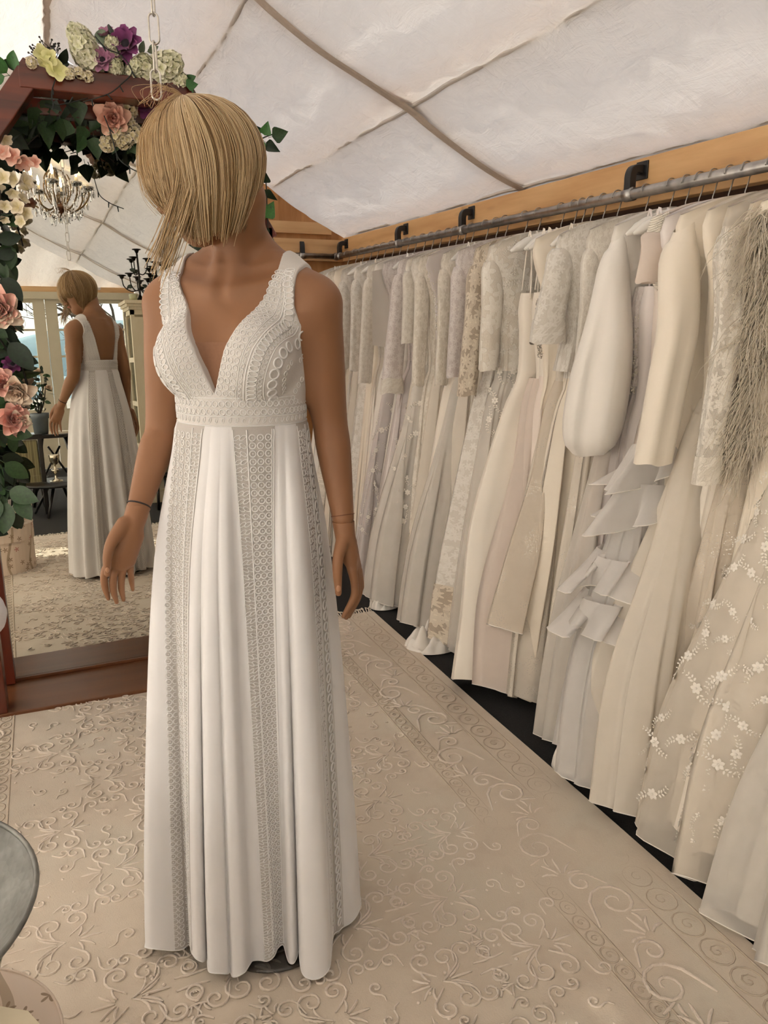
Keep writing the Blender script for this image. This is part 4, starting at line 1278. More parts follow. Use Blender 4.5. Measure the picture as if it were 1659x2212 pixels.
# ------------------------------------------------------------------ dress fabrics
def satin(name, col, rough=.38):
    t = NT(name); co = t.coord('Object')
    n = t.n('TexNoise', i_Scale=7.0, i_Detail=3.0, i_Vector=co); n2 = t.n('TexNoise', i_Scale=500.0, i_Vector=co)
    c = t.ramp(n.outputs[0], [(.3, tuple(a * .96 for a in col)), (.7, col)])
    return t.done(t.pbr(Base_Color=c, Roughness=rough, Sheen_Weight=.25, Specular_IOR_Level=.4, Normal=t.bump(n2.outputs[0], .05, .0006)))
def sheer(name, col, alpha=.45, sparkle=0.0):
    t = NT(name); co = t.coord('Object')
    n = t.n('TexNoise', i_Scale=18.0, i_Detail=4.0, i_Vector=co)
    d = t.n('BsdfDiffuse', i_Color=col); tl = t.n('BsdfTranslucent', i_Color=col)
    m1 = t.n('MixShader'); m1.inputs[0].default_value = .22; t.t.links.new(d.outputs[0], m1.inputs[1]); t.t.links.new(tl.outputs[0], m1.inputs[2])
    tr = t.n('BsdfTransparent'); m2 = t.n('MixShader')
    f = t.math('ADD', t.math('MULTIPLY', n.outputs[0], .10), alpha - .05, True)
    # folds seen edge-on are denser
    lw = t.n('LayerWeight', i_Blend=.35)
    f = t.math('ADD', f, t.math('MULTIPLY', lw.outputs['Facing'], .35), True)
    t.t.links.new(f, m2.inputs[0]); t.t.links.new(tr.outputs[0], m2.inputs[1]); t.t.links.new(m1.outputs[0], m2.inputs[2])
    if not sparkle: return t.done(m2)
    v = t.n('TexVoronoi', i_Scale=190.0, i_Vector=co); rs = t.n('TexNoise', i_Scale=9.0, i_Detail=2.0, i_Vector=co)
    k = t.math('MULTIPLY', t.math('LESS_THAN', v.outputs['Distance'], .22), t.math('GREATER_THAN', rs.outputs[0], .52))
    g = t.n('BsdfGlossy', i_Color=(1, .95, .88), i_Roughness=.25); d2 = t.n('BsdfDiffuse', i_Color=(.95, .9, .84)); m4 = t.n('MixShader'); m4.inputs[0].default_value = .5
    t.t.links.new(g.outputs[0], m4.inputs[1]); t.t.links.new(d2.outputs[0], m4.inputs[2])
    m3 = t.n('MixShader'); t.t.links.new(k, m3.inputs[0]); t.t.links.new(m2.outputs[0], m3.inputs[1]); t.t.links.new(m4.outputs[0], m3.inputs[2])
    return t.done(m3)
def lace(name, ground, thread, scale=26.0, petals=6, alpha=1.0, net=1.0, thr=.50, twig=.5):
    """flower lace: blossoms around scattered centres on a fine net, mapped by the cloth's own uv in metres"""
    t = NT(name); uv = t.n('TexCoord').outputs['UV']
    wob = t.n('TexNoise', i_Scale=14.0, i_Detail=2.0, i_Vector=uv)
    v = t.n('TexVoronoi', i_Scale=scale, i_Vector=uv, voronoi_dimensions='2D'); v.inputs['Randomness'].default_value = .85
    sc = t.n('VectorMath', operation='SCALE', i_0=uv); sc.inputs['Scale'].default_value = 1.0
    df = t.n('VectorMath', operation='SUBTRACT'); t.t.links.new(uv, df.inputs[0]); t.t.links.new(v.outputs['Position'], df.inputs[1])
    se = t.n('SeparateXYZ'); t.t.links.new(df.outputs[0], se.inputs[0])
    an = t.math('ARCTAN2', se.outputs['Y'], se.outputs['X'])
    rnd = t.n('SeparateColor'); t.t.links.new(v.outputs['Color'], rnd.inputs[0])
    an = t.math('ADD', an, t.math('MULTIPLY', rnd.outputs[0], 6.0))
    pet = t.math('ADD', t.math('MULTIPLY', t.math('COSINE', t.math('MULTIPLY', an, float(petals))), .16), t.math('ADD', t.math('MULTIPLY', rnd.outputs[1], .12), thr - .14))
    dist = v.outputs['Distance']
    inside = t.math('SUBTRACT', pet, dist)                      # >0 inside a blossom
    fl = t.n('MapRange', interpolation_type='SMOOTHSTEP'); t.set(fl.inputs[0], inside); fl.inputs[1].default_value = -.02; fl.inputs[2].default_value = .03
    ringv = t.math('ABSOLUTE', t.math('SUBTRACT', inside, .03))
    rim = t.n('MapRange', interpolation_type='SMOOTHSTEP'); t.set(rim.inputs[0], ringv); rim.inputs[1].default_value = .05; rim.inputs[2].default_value = .01
    eye = t.math('LESS_THAN', dist, .09)
    nv = t.n('TexVoronoi', i_Scale=scale * 7, i_Vector=uv, feature='DISTANCE_TO_EDGE', voronoi_dimensions='2D')
    nt_ = t.n('MapRange'); t.set(nt_.inputs[0], nv.outputs['Distance']); nt_.inputs[1].default_value = .14; nt_.inputs[2].default_value = .04
    # leafy twigs between blossoms
    wv = t.n('TexWave', wave_type='BANDS', i_Scale=scale * .22, i_Distortion=9.0, i_Detail=2.0, i_Vector=uv); wv.inputs['Detail Scale'].default_value = 1.5
    tw = t.math('GREATER_THAN', wv.outputs[0], .84)
    solid = t.math('MAXIMUM', t.math('MAXIMUM', t.math('MULTIPLY', fl.outputs[0], .75), rim.outputs[0]), t.math('MAXIMUM', eye, t.math('MULTIPLY', tw, twig)))
    h = t.math('ADD', solid, t.math('MULTIPLY', nt_.outputs[0], .25 * net))
    c = t.mix(solid, ground, thread)
    nb = t.bump(h, .55, .0022)
    b = t.pbr(Base_Color=c, Roughness=.75, Sheen_Weight=.2, Normal=nb)
    if alpha < 1:
        a = t.math('ADD', t.math('MULTIPLY', solid, 1 - alpha), t.math('ADD', alpha, t.math('MULTIPLY', nt_.outputs[0], .12)), True); t.set(b.inputs['Alpha'], a)
    return t.done(b)
C_WHITE, C_IVORY, C_CREAM, C_BLUSH, C_LILAC, C_CHAMP = (.87, .825, .755), (.87, .80, .695), (.88, .795, .665), (.85, .745, .66), (.83, .77, .74), (.80, .71, .59)
FB = {'satin_white': satin('white_satin', C_WHITE, .5), 'satin_ivory': satin('ivory_satin', C_IVORY, .36), 'satin_cream': satin('cream_crepe', C_CREAM, .55),
      'satin_blush': satin('blush_satin', C_BLUSH, .45), 'satin_lilac': satin('grey_lilac_satin', C_LILAC, .5), 'satin_champ': satin('champagne_satin', C_CHAMP, .42),
      'chif_white': sheer('white_chiffon', C_WHITE, .86), 'chif_blush': sheer('blush_chiffon', C_BLUSH, .86), 'chif_ivory': sheer('ivory_chiffon', C_IVORY, .86),
      'tulle_white': sheer('white_tulle', C_WHITE, .52), 'tulle_ivory': sheer('ivory_tulle', C_IVORY, .6), 'tulle_lilac': sheer('lilac_tulle', C_LILAC, .7), 'tulle_grey': sheer('grey_white_organza', (.86, .825, .785), .66),
      'spark': sheer('glitter_tulle', (.82, .73, .61), .85, 1.0), 'spark_ivory': sheer('ivory_glitter_tulle', C_IVORY, .85, 1.0),
      'lace_white': lace('white_lace', (.75, .70, .62), (.90, .86, .79), 34), 'lace_ivory': lace('ivory_lace', (.74, .675, .57), (.89, .83, .73), 30, 5), 'lace_lilac': lace('lilac_lace', (.69, .615, .58), (.86, .80, .76), 38, 6),
      'lace_sheer': lace('sheer_lace', (.77, .70, .60), (.90, .85, .76), 24, 7, .72), 'lace_fine': lace('fine_lace', (.77, .71, .62), (.89, .84, .75), 48, 5),
      'crochet': lace('beige_crochet', (.50, .41, .31), (.87, .78, .64), 22, 8, 1.0, 1.6, .56), 'lace_big': lace('leaf_lace', (.78, .715, .615), (.91, .865, .78), 14, 5, 1.0, 1.0, .5, 0.0)}
M_PAD = satin('padded_satin', (.80, .77, .71), .45)
M_BEAD = plain('pearl_bead', (.86, .80, .70), .2, noise=.05, Specular_IOR_Level=.8)
M_CRYSTAL = plain('crystal_trim', (.62, .56, .48), .18, .6, noise=.3, nscale=90)

def hanger(y, what, yaw=0.0):
    h = thing('padded_hanger', 'padded satin hanger holding the ' + what, 'hanger', (RLX, y, 1.60), group='padded hangers on the rail')
    c, s = math.cos(yaw), math.sin(yaw)
    def W(a, b, z): return np.array([RLX + a * c - b * s, y + a * s + b * c, z])
    n = 33; u = np.linspace(-1, 1, n)
    P = np.array([W(.205 * k, 0, 1.640 - .062 * abs(k) ** 1.5) for k in u])
    r = .021 * np.clip((1 - np.abs(u) ** 6), .12, 1) * (1 + .05 * np.sin(np.arange(n) * 2.6)) + .002
    obj('padded_bar', MB().tube(P, r, 10), M_PAD, h)
    a = np.linspace(R_(215), R_(-80), 14)
    hk = [W(0, 0, 1.645), W(0, 0, 1.672)] + [W(0.0205 * math.cos(k), 0, RLZ + .0205 * math.sin(k)) for k in a[::-1]]
    hk = [W(0, 0, 1.645), W(.002, 0, 1.675), W(.010, 0, 1.698)] + [W(.0205 * math.cos(k), .0, RLZ + .0205 * math.sin(k)) for k in np.linspace(R_(-50), R_(190), 12)]
    obj('hook', MB().tube(np.array(hk), .0019, 6), M_WIRE, h)
    return h

def loft_dress(y, yaw, keys, hem, folds, seed, ph=128, nt=46, shoulder=True, wall=.175, t0=0.0, scale=1.0, uvs=1.0, lean=0.0, sharp=1.0):
    """closed hanging cloth. keys: (z, reach to the aisle side, half depth); folds: (count, amount)"""
    g = np.random.default_rng(seed)
    K = np.array(keys, float); K = K[np.argsort(-K[:, 0])]
    z0 = K[0, 0]
    zz = z0 + (hem - z0) * np.linspace(0, 1, nt) ** 1.0
    Kc = cr(K, 8)
    A = np.interp(-zz, -Kc[:, 0], Kc[:, 1]) * scale; B = np.interp(-zz, -Kc[:, 0], Kc[:, 2]) * scale
    c, s = math.cos(yaw), math.sin(yaw)
    phi = np.linspace(0, 2 * PI, ph, endpoint=False)
    nf, af = folds
    p1, p2, p3 = g.uniform(0, 2 * PI, 3); wob = .35 * np.sin(phi * 2 + p3) + .22 * np.sin(phi * 3 + p1)
    fold = .62 * np.sin(nf * phi + p1 + wob * 2) + .38 * np.sin((nf * 1.7 // 1) * phi + p2 - wob)
    fold = np.sign(fold) * np.abs(fold) ** sharp
    fine = np.sin((nf * 3 + 1) * phi + p2 + wob * 4) * .6 + np.sin((nf * 5 + 2) * phi + p3 - wob * 5) * .4
    G = np.zeros((ph, nt, 3)); UV = np.zeros((ph, nt, 2))
    drift = g.normal() * .02
    for j in range(nt):
        f = j / (nt - 1)
        fa = af * smooth01(.10, .75, f) * (1 - .0 * f)
        a = A[j]; b = B[j]
        aw = min(a, wall)
        cx = np.cos(phi); sx = np.sin(phi)
        ex = np.where(cx > 0, a, aw)
        k = 1 + fa * fold * (.55 if a > 0 else 1)
        lx = -np.sign(cx) * np.abs(cx) ** .85 * ex * (1 + fa * (.20 * fold + .045 * fine))
        ly = np.sign(sx) * np.abs(sx) ** .75 * b + (fold * .080 + fine * .018) * fa + lean * f
        # gentle side drift of the whole panel
        ly = ly + drift * f * f
        zc = np.full(ph, zz[j])
        if shoulder:
            drop = .062 * np.clip(np.abs(lx) / .205, 0, 1.4) ** 1.5
            zc = zc - drop * (1 - smooth01(0, .22, f))
        zc = zc + (.012 * fold + .010 * np.sin(phi * 2 + p2)) * smooth01(.8, 1, f)
        G[:, j, 0] = RLX + lx * c - ly * s; G[:, j, 1] = y + lx * s + ly * c; G[:, j, 2] = zc
        UV[:, j, 0] = phi / (2 * PI) * 1.1 * uvs; UV[:, j, 1] = zz[j] * uvs
    return G, UV
def put_cloth(name, G, UV, mat, parent, j0=0, j1=None, cap=False):
    G = G[:, j0:j1]; U = UV[:, j0:j1]
    mb = MB().grid(G, True)
    if cap: mb.f.append(tuple(i * G.shape[1] for i in range(G.shape[0])))
    return obj(name, mb, mat, parent, True, U.reshape(-1, 2))
def sleeve(parent, y, yaw, spec, seed, side=-1):
    g = np.random.default_rng(seed + 77)
    ln, r0, r1, mat = spec['len'], spec['r0'], spec['r1'], spec['mat']
    c, s = math.cos(yaw), math.sin(yaw)
    n, m = 26, 22; puff = spec.get('puff', 0); out = spec.get('out', .05)
    G = np.zeros((m, n, 3)); UV = np.zeros((m, n, 2)); a = np.linspace(0, 2 * PI, m, endpoint=False)
    fold = np.sin(3 * a + g.uniform(0, 6)) * .5 + np.sin(5 * a + g.uniform(0, 6)) * .35 + (np.sin(9 * a + g.uniform(0, 6)) * .4 if puff else 0)
    sx0 = spec.get('sx', .185)
    for j in range(n):
        f = j / (n - 1)
        r = r0 + (r1 - r0) * f
        if puff: r = r0 + (puff - r0) * smooth01(0, .74, f) ** 1.1 if f < .80 else r1 + (puff - r1) * math.sqrt(max(0, 1 - ((f - .80) / .20) ** 2))
        z = 1.585 - ln * f
        # cap of the sleeve meets the shoulder
        rx = r * (.55 + .45 * smooth01(0, .18, f)); ry = r * spec.get('flat', .42) * (.5 + .5 * smooth01(0, .15, f))
        lx = side * (sx0 + out * f ** .8) + side * rx * np.cos(a) * .9 * (1 + (.12 * fold * f if puff else .03 * fold * f)); ly = spec.get('dy', -.02) * smooth01(0, .5, f) + ry * np.sin(a)
        k = 1 + .12 * fold * smooth01(.1, .6, f) * (2.6 if puff else 1)
        zz = z - (np.cos(a) * .02 if f < .05 else 0)
        G[:, j, 0] = RLX + lx * c - ly * s * k; G[:, j, 1] = y + lx * s + ly * k * c; G[:, j, 2] = zz + .006 * fold * (f > .95)
        UV[:, j, 0] = a / (2 * PI) * .28; UV[:, j, 1] = z
    o = put_cloth('sleeve', G, UV, mat, parent)
    if spec.get('cuff'):
        e = G[:, -1]; ctr = e.mean(0); H = np.stack([e + (e - ctr) * .04, e + (e - ctr) * .10 - np.array([0, 0, .03]), e + (e - ctr) * .16 - np.array([0, 0, .07])], 1)
        U = np.stack([UV[:, -1], UV[:, -1] - .03, UV[:, -1] - .06], 1)
        put_cloth('cuff', H, U, spec['cuff'], o)
    return o
def hem_edge(G, parent, r=.0014, mat=None, j=-1):
    P = np.concatenate([G[:, j], G[:1, j]])
    obj('hem_edge', MB().tube(P, r, 4, False), mat or FB['satin_white'], parent)

OUTER = {}    # outermost skirt layer of each dress
def dress(y, label, short, top='sleeveless', bod='satin_white', skirt='satin_white', hem=.04, reach=.36, depth=.085, waist=.15, folds=(9, .35), yaw=0.0, slv=None, over=None, zw=1.15, seed=None, name='wedding_dress', edge=True, flare=.55, lean=0.0, extra=None):
    seed = seed if seed is not None else int(y * 1000)
    g = np.random.default_rng(seed)
    yaw = yaw + g.normal() * .05
    lab = label
    t = thing(name, lab, 'dress', (RLX, y, hem), group='wedding dresses hanging on the rail')
    hanger(y, short, yaw)
    sh = top != 'strap'
    # silhouettes
    zk = [.5 * (zw + hem) + .12, .30]
    if sh: keys = [(1.668, .202, .022), (1.640, .212, .032), (1.57, .200, .038), (1.45, .168, .046), (1.30, .160, .048), (zw, waist, .040), (zw - .12, waist + (reach - waist) * .22, .05), (zk[0] * .9, waist + (reach - waist) * flare, .5 * (.05 + depth)), (hem + .25, waist + (reach - waist) * .86, depth * .92), (hem, reach, depth)]
    else: keys = [(1.44, .150, .040), (1.38, .160, .048), (1.30, .155, .048), (zw, waist, .040), (zw - .12, waist + (reach - waist) * .22, .05), (zk[0] * .9, waist + (reach - waist) * flare, .5 * (.05 + depth)), (hem + .25, waist + (reach - waist) * .86, depth * .92), (hem, reach, depth)]
    G, UV = loft_dress(y, yaw, keys, hem, folds, seed, shoulder=sh, lean=lean)
    z0 = keys[0][0]; jw = int(round((z0 - zw) / (z0 - hem) * 45))
    put_cloth('bodice', G, UV, FB[bod], t, 0, jw + 1, cap=sh)
    put_cloth('skirt', G, UV, FB[skirt], t, jw, None)
    lin = {'tulle_white': 'satin_white', 'tulle_ivory': 'satin_ivory', 'tulle_lilac': 'satin_lilac', 'tulle_grey': 'satin_lilac', 'spark': 'satin_champ', 'spark_ivory': 'satin_blush', 'chif_white': 'satin_white', 'chif_blush': 'satin_blush', 'chif_ivory': 'satin_ivory'}
    if skirt in lin:
        GL, UL = loft_dress(y, yaw, [(z, a * .95 - .004, b * .86) for z, a, b in keys], hem + .05, (folds[0] - 1, folds[1] * .7), seed + 3, shoulder=sh, lean=lean); put_cloth('lining', GL, UL, FB[lin[skirt]], t, max(0, jw - 1), None)
    if edge: hem_edge(G, t, .0014, FB[skirt])
    if over:
        for oi, (om, ohem, oscale, ofolds) in enumerate(over):
            k2 = [(z, a * (1 + (oscale - 1) * smooth01(zw, zw - .3, z)) + .004, b * (1 + (oscale - 1) * smooth01(zw, zw - .3, z)) + .006) for z, a, b in keys if z <= zw + .001]
            ff = (hem - ohem)
            k2[-1] = (ohem, k2[-1][1], k2[-1][2])
            G2, UV2 = loft_dress(y, yaw, k2, ohem, ofolds, seed + 5 + oi, nt=34, shoulder=False, lean=lean)
            OUTER[t.name] = G2; put_cloth('overskirt', G2, UV2, FB[om], t); hem_edge(G2, t, .0016, FB['satin_white'])
    c, s = math.cos(yaw), math.sin(yaw)
    if top == 'strap':
        for a in (-.135, -.105, .12):
            P = [(RLX + a * c, y + a * s - .03, 1.42), (RLX + a * .98 * c, y + a * s - .026, 1.52), (RLX + a * .95 * c, y + a * .95 * s, 1.648), (RLX + a * .98 * c, y + a * s + .03, 1.45)]
            obj('strap', MB().tube(cr(P, 6), .0045 if a != .12 else .004, 6, flat=.35), FB[bod], t)
    if slv:
        sleeve(t, y, yaw, slv, seed)
    if extra: extra(t, G, UV, y, yaw)
    return t
# ------------------------------------------------------------------ extras that single dresses out
def feathers(t, G, UV, y, yaw):
    g = np.random.default_rng(3); mb = MB()
    ph, nt = G.shape[:2]
    for i in range(2600):
        j = g.integers(1, nt - 1); k = int(g.uniform(-.33, .33) * ph) % ph
        p = G[k, j] + g.normal(size=3) * .006; nrm = np.array([-1.0, -.45 * (1 if k < ph / 2 else -.6), 0]) + g.normal(size=3) * .45; nrm /= np.linalg.norm(nrm)
        Ln = g.uniform(.07, .19); d = nrm * .55 + np.array([0, 0, -.45]); P = [p]
        for s_ in range(6):
            d = d + np.array([0, 0, -.22]) + g.normal(size=3) * .16; d /= np.linalg.norm(d); P.append(P[-1] + d * Ln / 6)
        mb.tube(np.array(P), np.linspace(.0014, .0005, 7), 3, False)
    nt_ = NT('ostrich_feather'); d1 = nt_.n('BsdfDiffuse', i_Color=(.97, .90, .79)); d2 = nt_.n('BsdfTranslucent', i_Color=(1.0, .95, .85)); mx = nt_.n('MixShader'); mx.inputs[0].default_value = .55
    nt_.t.links.new(d1.outputs[0], mx.inputs[1]); nt_.t.links.new(d2.outputs[0], mx.inputs[2])
    obj('feathers', mb, nt_.done(mx), t)['kind'] = 'stuff'
def pearls(t, G, UV, y, yaw):
    mb = MB(); ph, nt = G.shape[:2]
    for col in range(-14, 15):
        k = col % ph
        for j in np.arange(0.0, 6.4 - abs(col) * .16, .16):
            j0 = int(j); p = G[k, j0] * (1 - j + j0) + G[k, j0 + 1] * (j - j0)
            n = p - np.array([RLX, y, p[2]]); n /= np.linalg.norm(n) + 1e-6
            mb.ball(p + n * .002, .0030, 6, 4)
    obj('pearl_strings', mb, M_BEAD, t)['kind'] = 'stuff'
def crystals(z0, z1, n=420, span=.16, mat=None, r=.0026):
    def f(t, G, UV, y, yaw):
        g = np.random.default_rng(int(y * 91)); mb = MB(); ph, nt = G.shape[:2]
        zs = G[0, :, 2]
        for i in range(n):
            z = g.uniform(z1, z0); j = np.interp(-z, -zs, np.arange(nt)); j0 = min(int(j), nt - 2); k = int(g.normal() * span * ph * .5) % ph
            p = G[k, j0] * (1 - j + j0) + G[k, j0 + 1] * (j - j0); nn = p - np.array([RLX, y, p[2]]); nn[2] = 0; nn /= np.linalg.norm(nn) + 1e-6
            mb.ball(p + nn * .002 + g.normal(size=3) * .001, r * g.uniform(.7, 1.3), 5, 3)
        obj('crystal_beading', mb, mat or M_CRYSTAL, t)['kind'] = 'stuff'
    return f
def ruffles(heights, w=.12, outw=.10, mat='tulle_grey'):
    def f(t, G, UV, y, yaw):
        g = np.random.default_rng(int(y * 77)); G = OUTER.get(t.name, G); ph, nt = G.shape[:2]; zs = G[0, :, 2]
        for hi, z in enumerate(heights):
            n = 46; a = np.linspace(-.24, .24, n); R = np.zeros((n, 7, 3)); p0 = g.uniform(0, 6)
            for i, u in enumerate(a):
                zz = z + .05 * math.sin(u * 5 + p0) - .12 * u
                k = (u * ph) % ph; k0 = int(k); j = int(np.clip(np.interp(-zz, -zs, np.arange(nt)), 0, nt - 1))
                p = G[k0 % ph, j] * (1 - k + k0) + G[(k0 + 1) % ph, j] * (k - k0); nn = p - np.array([RLX, y, p[2]]); nn[2] = 0; nn /= np.linalg.norm(nn) + 1e-6
                for q in range(7):
                    v = q / 6; wv = math.sin(u * 34 + p0) * .7 + math.sin(u * 61 + p0 * 2) * .5
                    R[i, q] = p + nn * (.030 + outw * v * (.75 + .6 * wv)) + np.array([0, 0, -w * v * (.9 + .25 * math.sin(u * 13 + p0))]); R[i, q, 2] += zz - p[2]
            o = obj('ruffle', MB().grid(R), FB[mat], t)
            obj('ruffle_edge', MB().tube(R[:, -1], .0015, 5, False), FB['satin_white'], o)
    return f
def train(px, py, size=.11, seed=1, mat='satin_white', h=.07):
    def f(t, G, UV, y, yaw):
        c = atz(px, py, .03); N = Noise(8, 5, 14, seed); n = 34; R = np.zeros((n, n, 3))
        for i in range(n):
            for j in range(n):
                u, v = i / (n - 1) * 2 - 1, j / (n - 1) * 2 - 1
                rr = math.hypot(u, v) / max(abs(u), abs(v), 1e-6); sx, sy = u / (rr if rr else 1), v / (rr if rr else 1)
                e = max(0, 1 - (u * u) ** 2) * max(0, 1 - (v * v) ** 2)
                R[i, j] = (c[0] + sx * size * 1.25 + .02, c[1] + sy * size, .006 + h * e ** .6 * (.62 + .30 * N(np.array(sx * size * 3), np.array(sy * size * 3))))
                R[i, j, 2] = max(R[i, j, 2], .005)
        obj('train', MB().grid(R), FB[mat], t)
    return f
def peplum(t, G, UV, y, yaw):
    ph, nt = G.shape[:2]; j = int(nt * .22); e = G[:, j]; c = np.array([RLX, y, 0]); c[2] = e[0, 2]
    H = np.stack([c + (e - c) * 1.03, c + (e - c) * 1.12 - np.array([0, 0, .06]), c + (e - c) * 1.2 - np.array([0, 0, .12])], 1)
    put_cloth('peplum', H, UV[:, j:j + 3], FB['lace_white'], t)
def applique(z0, z1, n, size, span=.2, mat=None, seed=0):
    """sewn-on lace sprays: a blossom with leaves, raised a little from the cloth"""
    def f(t, G, UV, y, yaw):
        g = np.random.default_rng(int(y * 53) + seed); mb = MB(); G = OUTER.get(t.name, G) if z0 < 1.25 else G; ph, nt = G.shape[:2]; zs = G[0, :, 2]; K = int(span * ph); done = []
        for i in range(n * 4):
            if len(done) >= n: break
            z = g.uniform(z1, z0); j = np.interp(-z, -zs, np.arange(nt)); j0 = int(np.clip(j, 1, nt - 3)); k = int(g.integers(-K, K + 1))
            p = G[k % ph, j0]; 
            if any(np.linalg.norm(p - q) < size * 1.5 for q in done): continue
            done.append(p)
            du = G[(k + 2) % ph, j0] - G[(k - 2) % ph, j0]; dv = G[k % ph, j0 + 1] - G[k % ph, j0 - 1]; nn = np.cross(du, dv); nn /= np.linalg.norm(nn) + 1e-9
            if nn @ (p - np.array([RLX, y, p[2]])) < 0: nn = -nn
            a0 = g.uniform(0, 6); M = rot_to(nn, (0, 0, 1), a0)
            def pet(c, ang, L_, W_):
                q = [(-W_, .4), (-W_ * .8, .75), (0, 1.0), (W_ * .8, .75), (W_, .4), (0, .02)]
                V = [(c[0] + math.cos(ang) * b * L_ - math.sin(ang) * a_ * L_, c[1] + math.sin(ang) * b * L_ + math.cos(ang) * a_ * L_, .0022) for a_, b in q] + [(c[0] + math.cos(ang) * .5 * L_, c[1] + math.sin(ang) * .5 * L_, .0042)]
                mb.add(np.array(V) @ M.T + p, [(r_, (r_ + 1) % 6, 6) for r_ in range(6)])
            s = size * g.uniform(.7, 1.1)
            for r_ in range(6): pet((0, 0), 2 * PI * r_ / 6, s * .5, .34)
            mb.ball(p + nn * .004, s * .10, 6, 4)
            for br in (0, PI):
                for r_ in range(4):
                    c = np.array([math.cos(br), math.sin(br)]) * s * (.55 + .28 * r_) + np.array([-math.sin(br), math.cos(br)]) * s * .12 * r_ * r_ * .4
                    for sg in (-1, 1): pet(c, br + sg * 1.0 + .2 * r_, s * (.36 - .04 * r_), .26)
        obj('lace_applique', mb, mat or M_APPL, t)['kind'] = 'stuff'
    return f
M_APPL = satin('lace_applique_thread', (.89, .84, .755), .7)
def both(*fs):
    def f(*a):
        for q in fs: q(*a)
    return f
def stiff_panel(t, G, UV, y, yaw):
    # square end of a folded stiff satin bolero, hanging at the aisle edge
    x0, x1 = 1.455, 1.60; R = np.zeros((14, 14, 3))
    for i in range(14):
        for j in range(14):
            u, v = i / 13, j / 13
            R[i, j] = (x0 + (x1 - x0) * u, y - .075 - .035 * (1 - u) + .012 * math.sin(u * 4), 1.60 - .03 * (1 - u) - (.34 + .05 * u) * v)
    mb = MB().grid(R); R2 = R + np.array([0, .006, 0]); mb.grid(R2)
    obj('bolero', mb, FB['satin_white'], t)
def scallops(zc, mat='crochet'):
    def f(t, G, UV, y, yaw):
        ph, nt = G.shape[:2]; zs = G[0, :, 2]; j0 = int(np.interp(-zc, -zs, np.arange(nt)))
        H = G[:, j0:].copy(); c = np.array([RLX, y, 0]); H[:, :, :2] = c[:2] + (H[:, :, :2] - c[:2]) * 1.012
        put_cloth('lace_border', H, UV[:, j0:], FB[mat], t)
    return f

# ------------------------------------------------------------------ the garments, nearest first
F = FB
dress(0.95, 'white organza ball gown with wide wired hem, nearest to the camera', 'nearest organza ball gown', skirt='chif_white', bod='satin_white', reach=.40, depth=.15, folds=(7, .55), hem=.05, over=[('tulle_white', .02, 1.10, (8, .7))], seed=4)
dress(1.22, 'ivory A-line gown with leafy lace flowers and tulle lace-edged hem', 'ivory leaf lace gown', skirt='satin_ivory', bod='lace_fine', reach=.39, depth=.19, folds=(5, .32), hem=.12, over=[('tulle_ivory', .05, 1.06, (6, .6))], extra=applique(1.14, .12, 260, .030, .30), seed=8)
dress(1.32, 'plain cream crepe gown between lace gown and glitter gown', 'plain cream crepe gown', skirt='satin_cream', bod='satin_cream', reach=.26, depth=.07, folds=(6, .4), hem=.10, seed=11)
dress(1.41, 'beige glitter tulle gown with silvery dots beside the feather bolero', 'beige glitter gown', skirt='spark', bod='satin_champ', reach=.27, depth=.07, folds=(8, .45), hem=.06, over=[('spark', .05, 1.08, (9, .6))], seed=12)
dress(1.365, 'cream ostrich feather bolero with loose wispy plumes', 'feather bolero', name='feather_bolero', bod='satin_cream', skirt='satin_cream', hem=1.06, reach=.20, depth=.05, waist=.19, zw=1.20, folds=(4, .1), extra=feathers, edge=False, seed=15)
dress(1.47, 'sheer ivory illusion gown with buttoned back and beaded lace cuffs', 'sheer illusion gown', bod='tulle_ivory', skirt='satin_ivory', reach=.28, depth=.065, folds=(6, .4), slv=dict(len=.56, r0=.052, r1=.045, mat=F['lace_sheer'], out=.045, cuff=F['lace_ivory'], flat=.6, dy=-.05), extra=both(crystals(1.25, 1.02, 130, .12, M_BEAD, .003), applique(1.5, 1.2, 30, .03, .2)), seed=16)
dress(1.55, 'ivory crepe gown with two-tier chiffon hem under the cream jacket', 'two-tier chiffon gown', bod='satin_cream', skirt='satin_cream', reach=.37, depth=.12, folds=(7, .6), hem=.16, over=[('chif_ivory', .05, 1.13, (7, .8))], lean=-.02, seed=17)
dress(1.625, 'long-sleeved cream satin jacket with straight open cuff', 'cream satin jacket', name='satin_jacket', bod='satin_cream', skirt='satin_cream', hem=.50, reach=.20, depth=.05, waist=.185, zw=1.0, folds=(4, .12), slv=dict(len=.60, r0=.064, r1=.058, mat=F['satin_cream'], out=.095, flat=.7, dy=-.06), edge=False, seed=18)
dress(1.68, 'grey-white organza gown with wired ruffles down the side', 'ruffled organza gown', bod='satin_lilac', skirt='tulle_grey', reach=.38, depth=.11, folds=(8, .6), hem=.10, over=[('tulle_grey', .05, 1.10, (9, .8))], extra=both(ruffles((.98, .86, .74, .62)), train(1226, 1640, .055, 3, 'satin_white', .10)), seed=20)
dress(1.735, 'blush high-neck gown with strings of pearls over the shoulder', 'pearl-strung blush gown', bod='satin_blush', skirt='satin_blush', reach=.27, depth=.05, folds=(7, .4), slv=dict(len=.14, r0=.055, r1=.062, mat=F['chif_blush'], out=.02), extra=pearls, seed=21)
dress(1.785, 'smooth grey-lilac satin gown beside the lilac lace straps', 'grey-lilac satin gown', top='strap', bod='satin_lilac', skirt='satin_lilac', reach=.26, depth=.05, folds=(5, .3), seed=22)
dress(1.835, 'lilac lace gown with cut-out side and broad beaded strap', 'cut-out lilac lace gown', top='strap', bod='lace_lilac', skirt='tulle_lilac', reach=.30, depth=.055, folds=(7, .5), extra=crystals(1.36, 1.14, 160, .10, M_BEAD, .0028), seed=23)
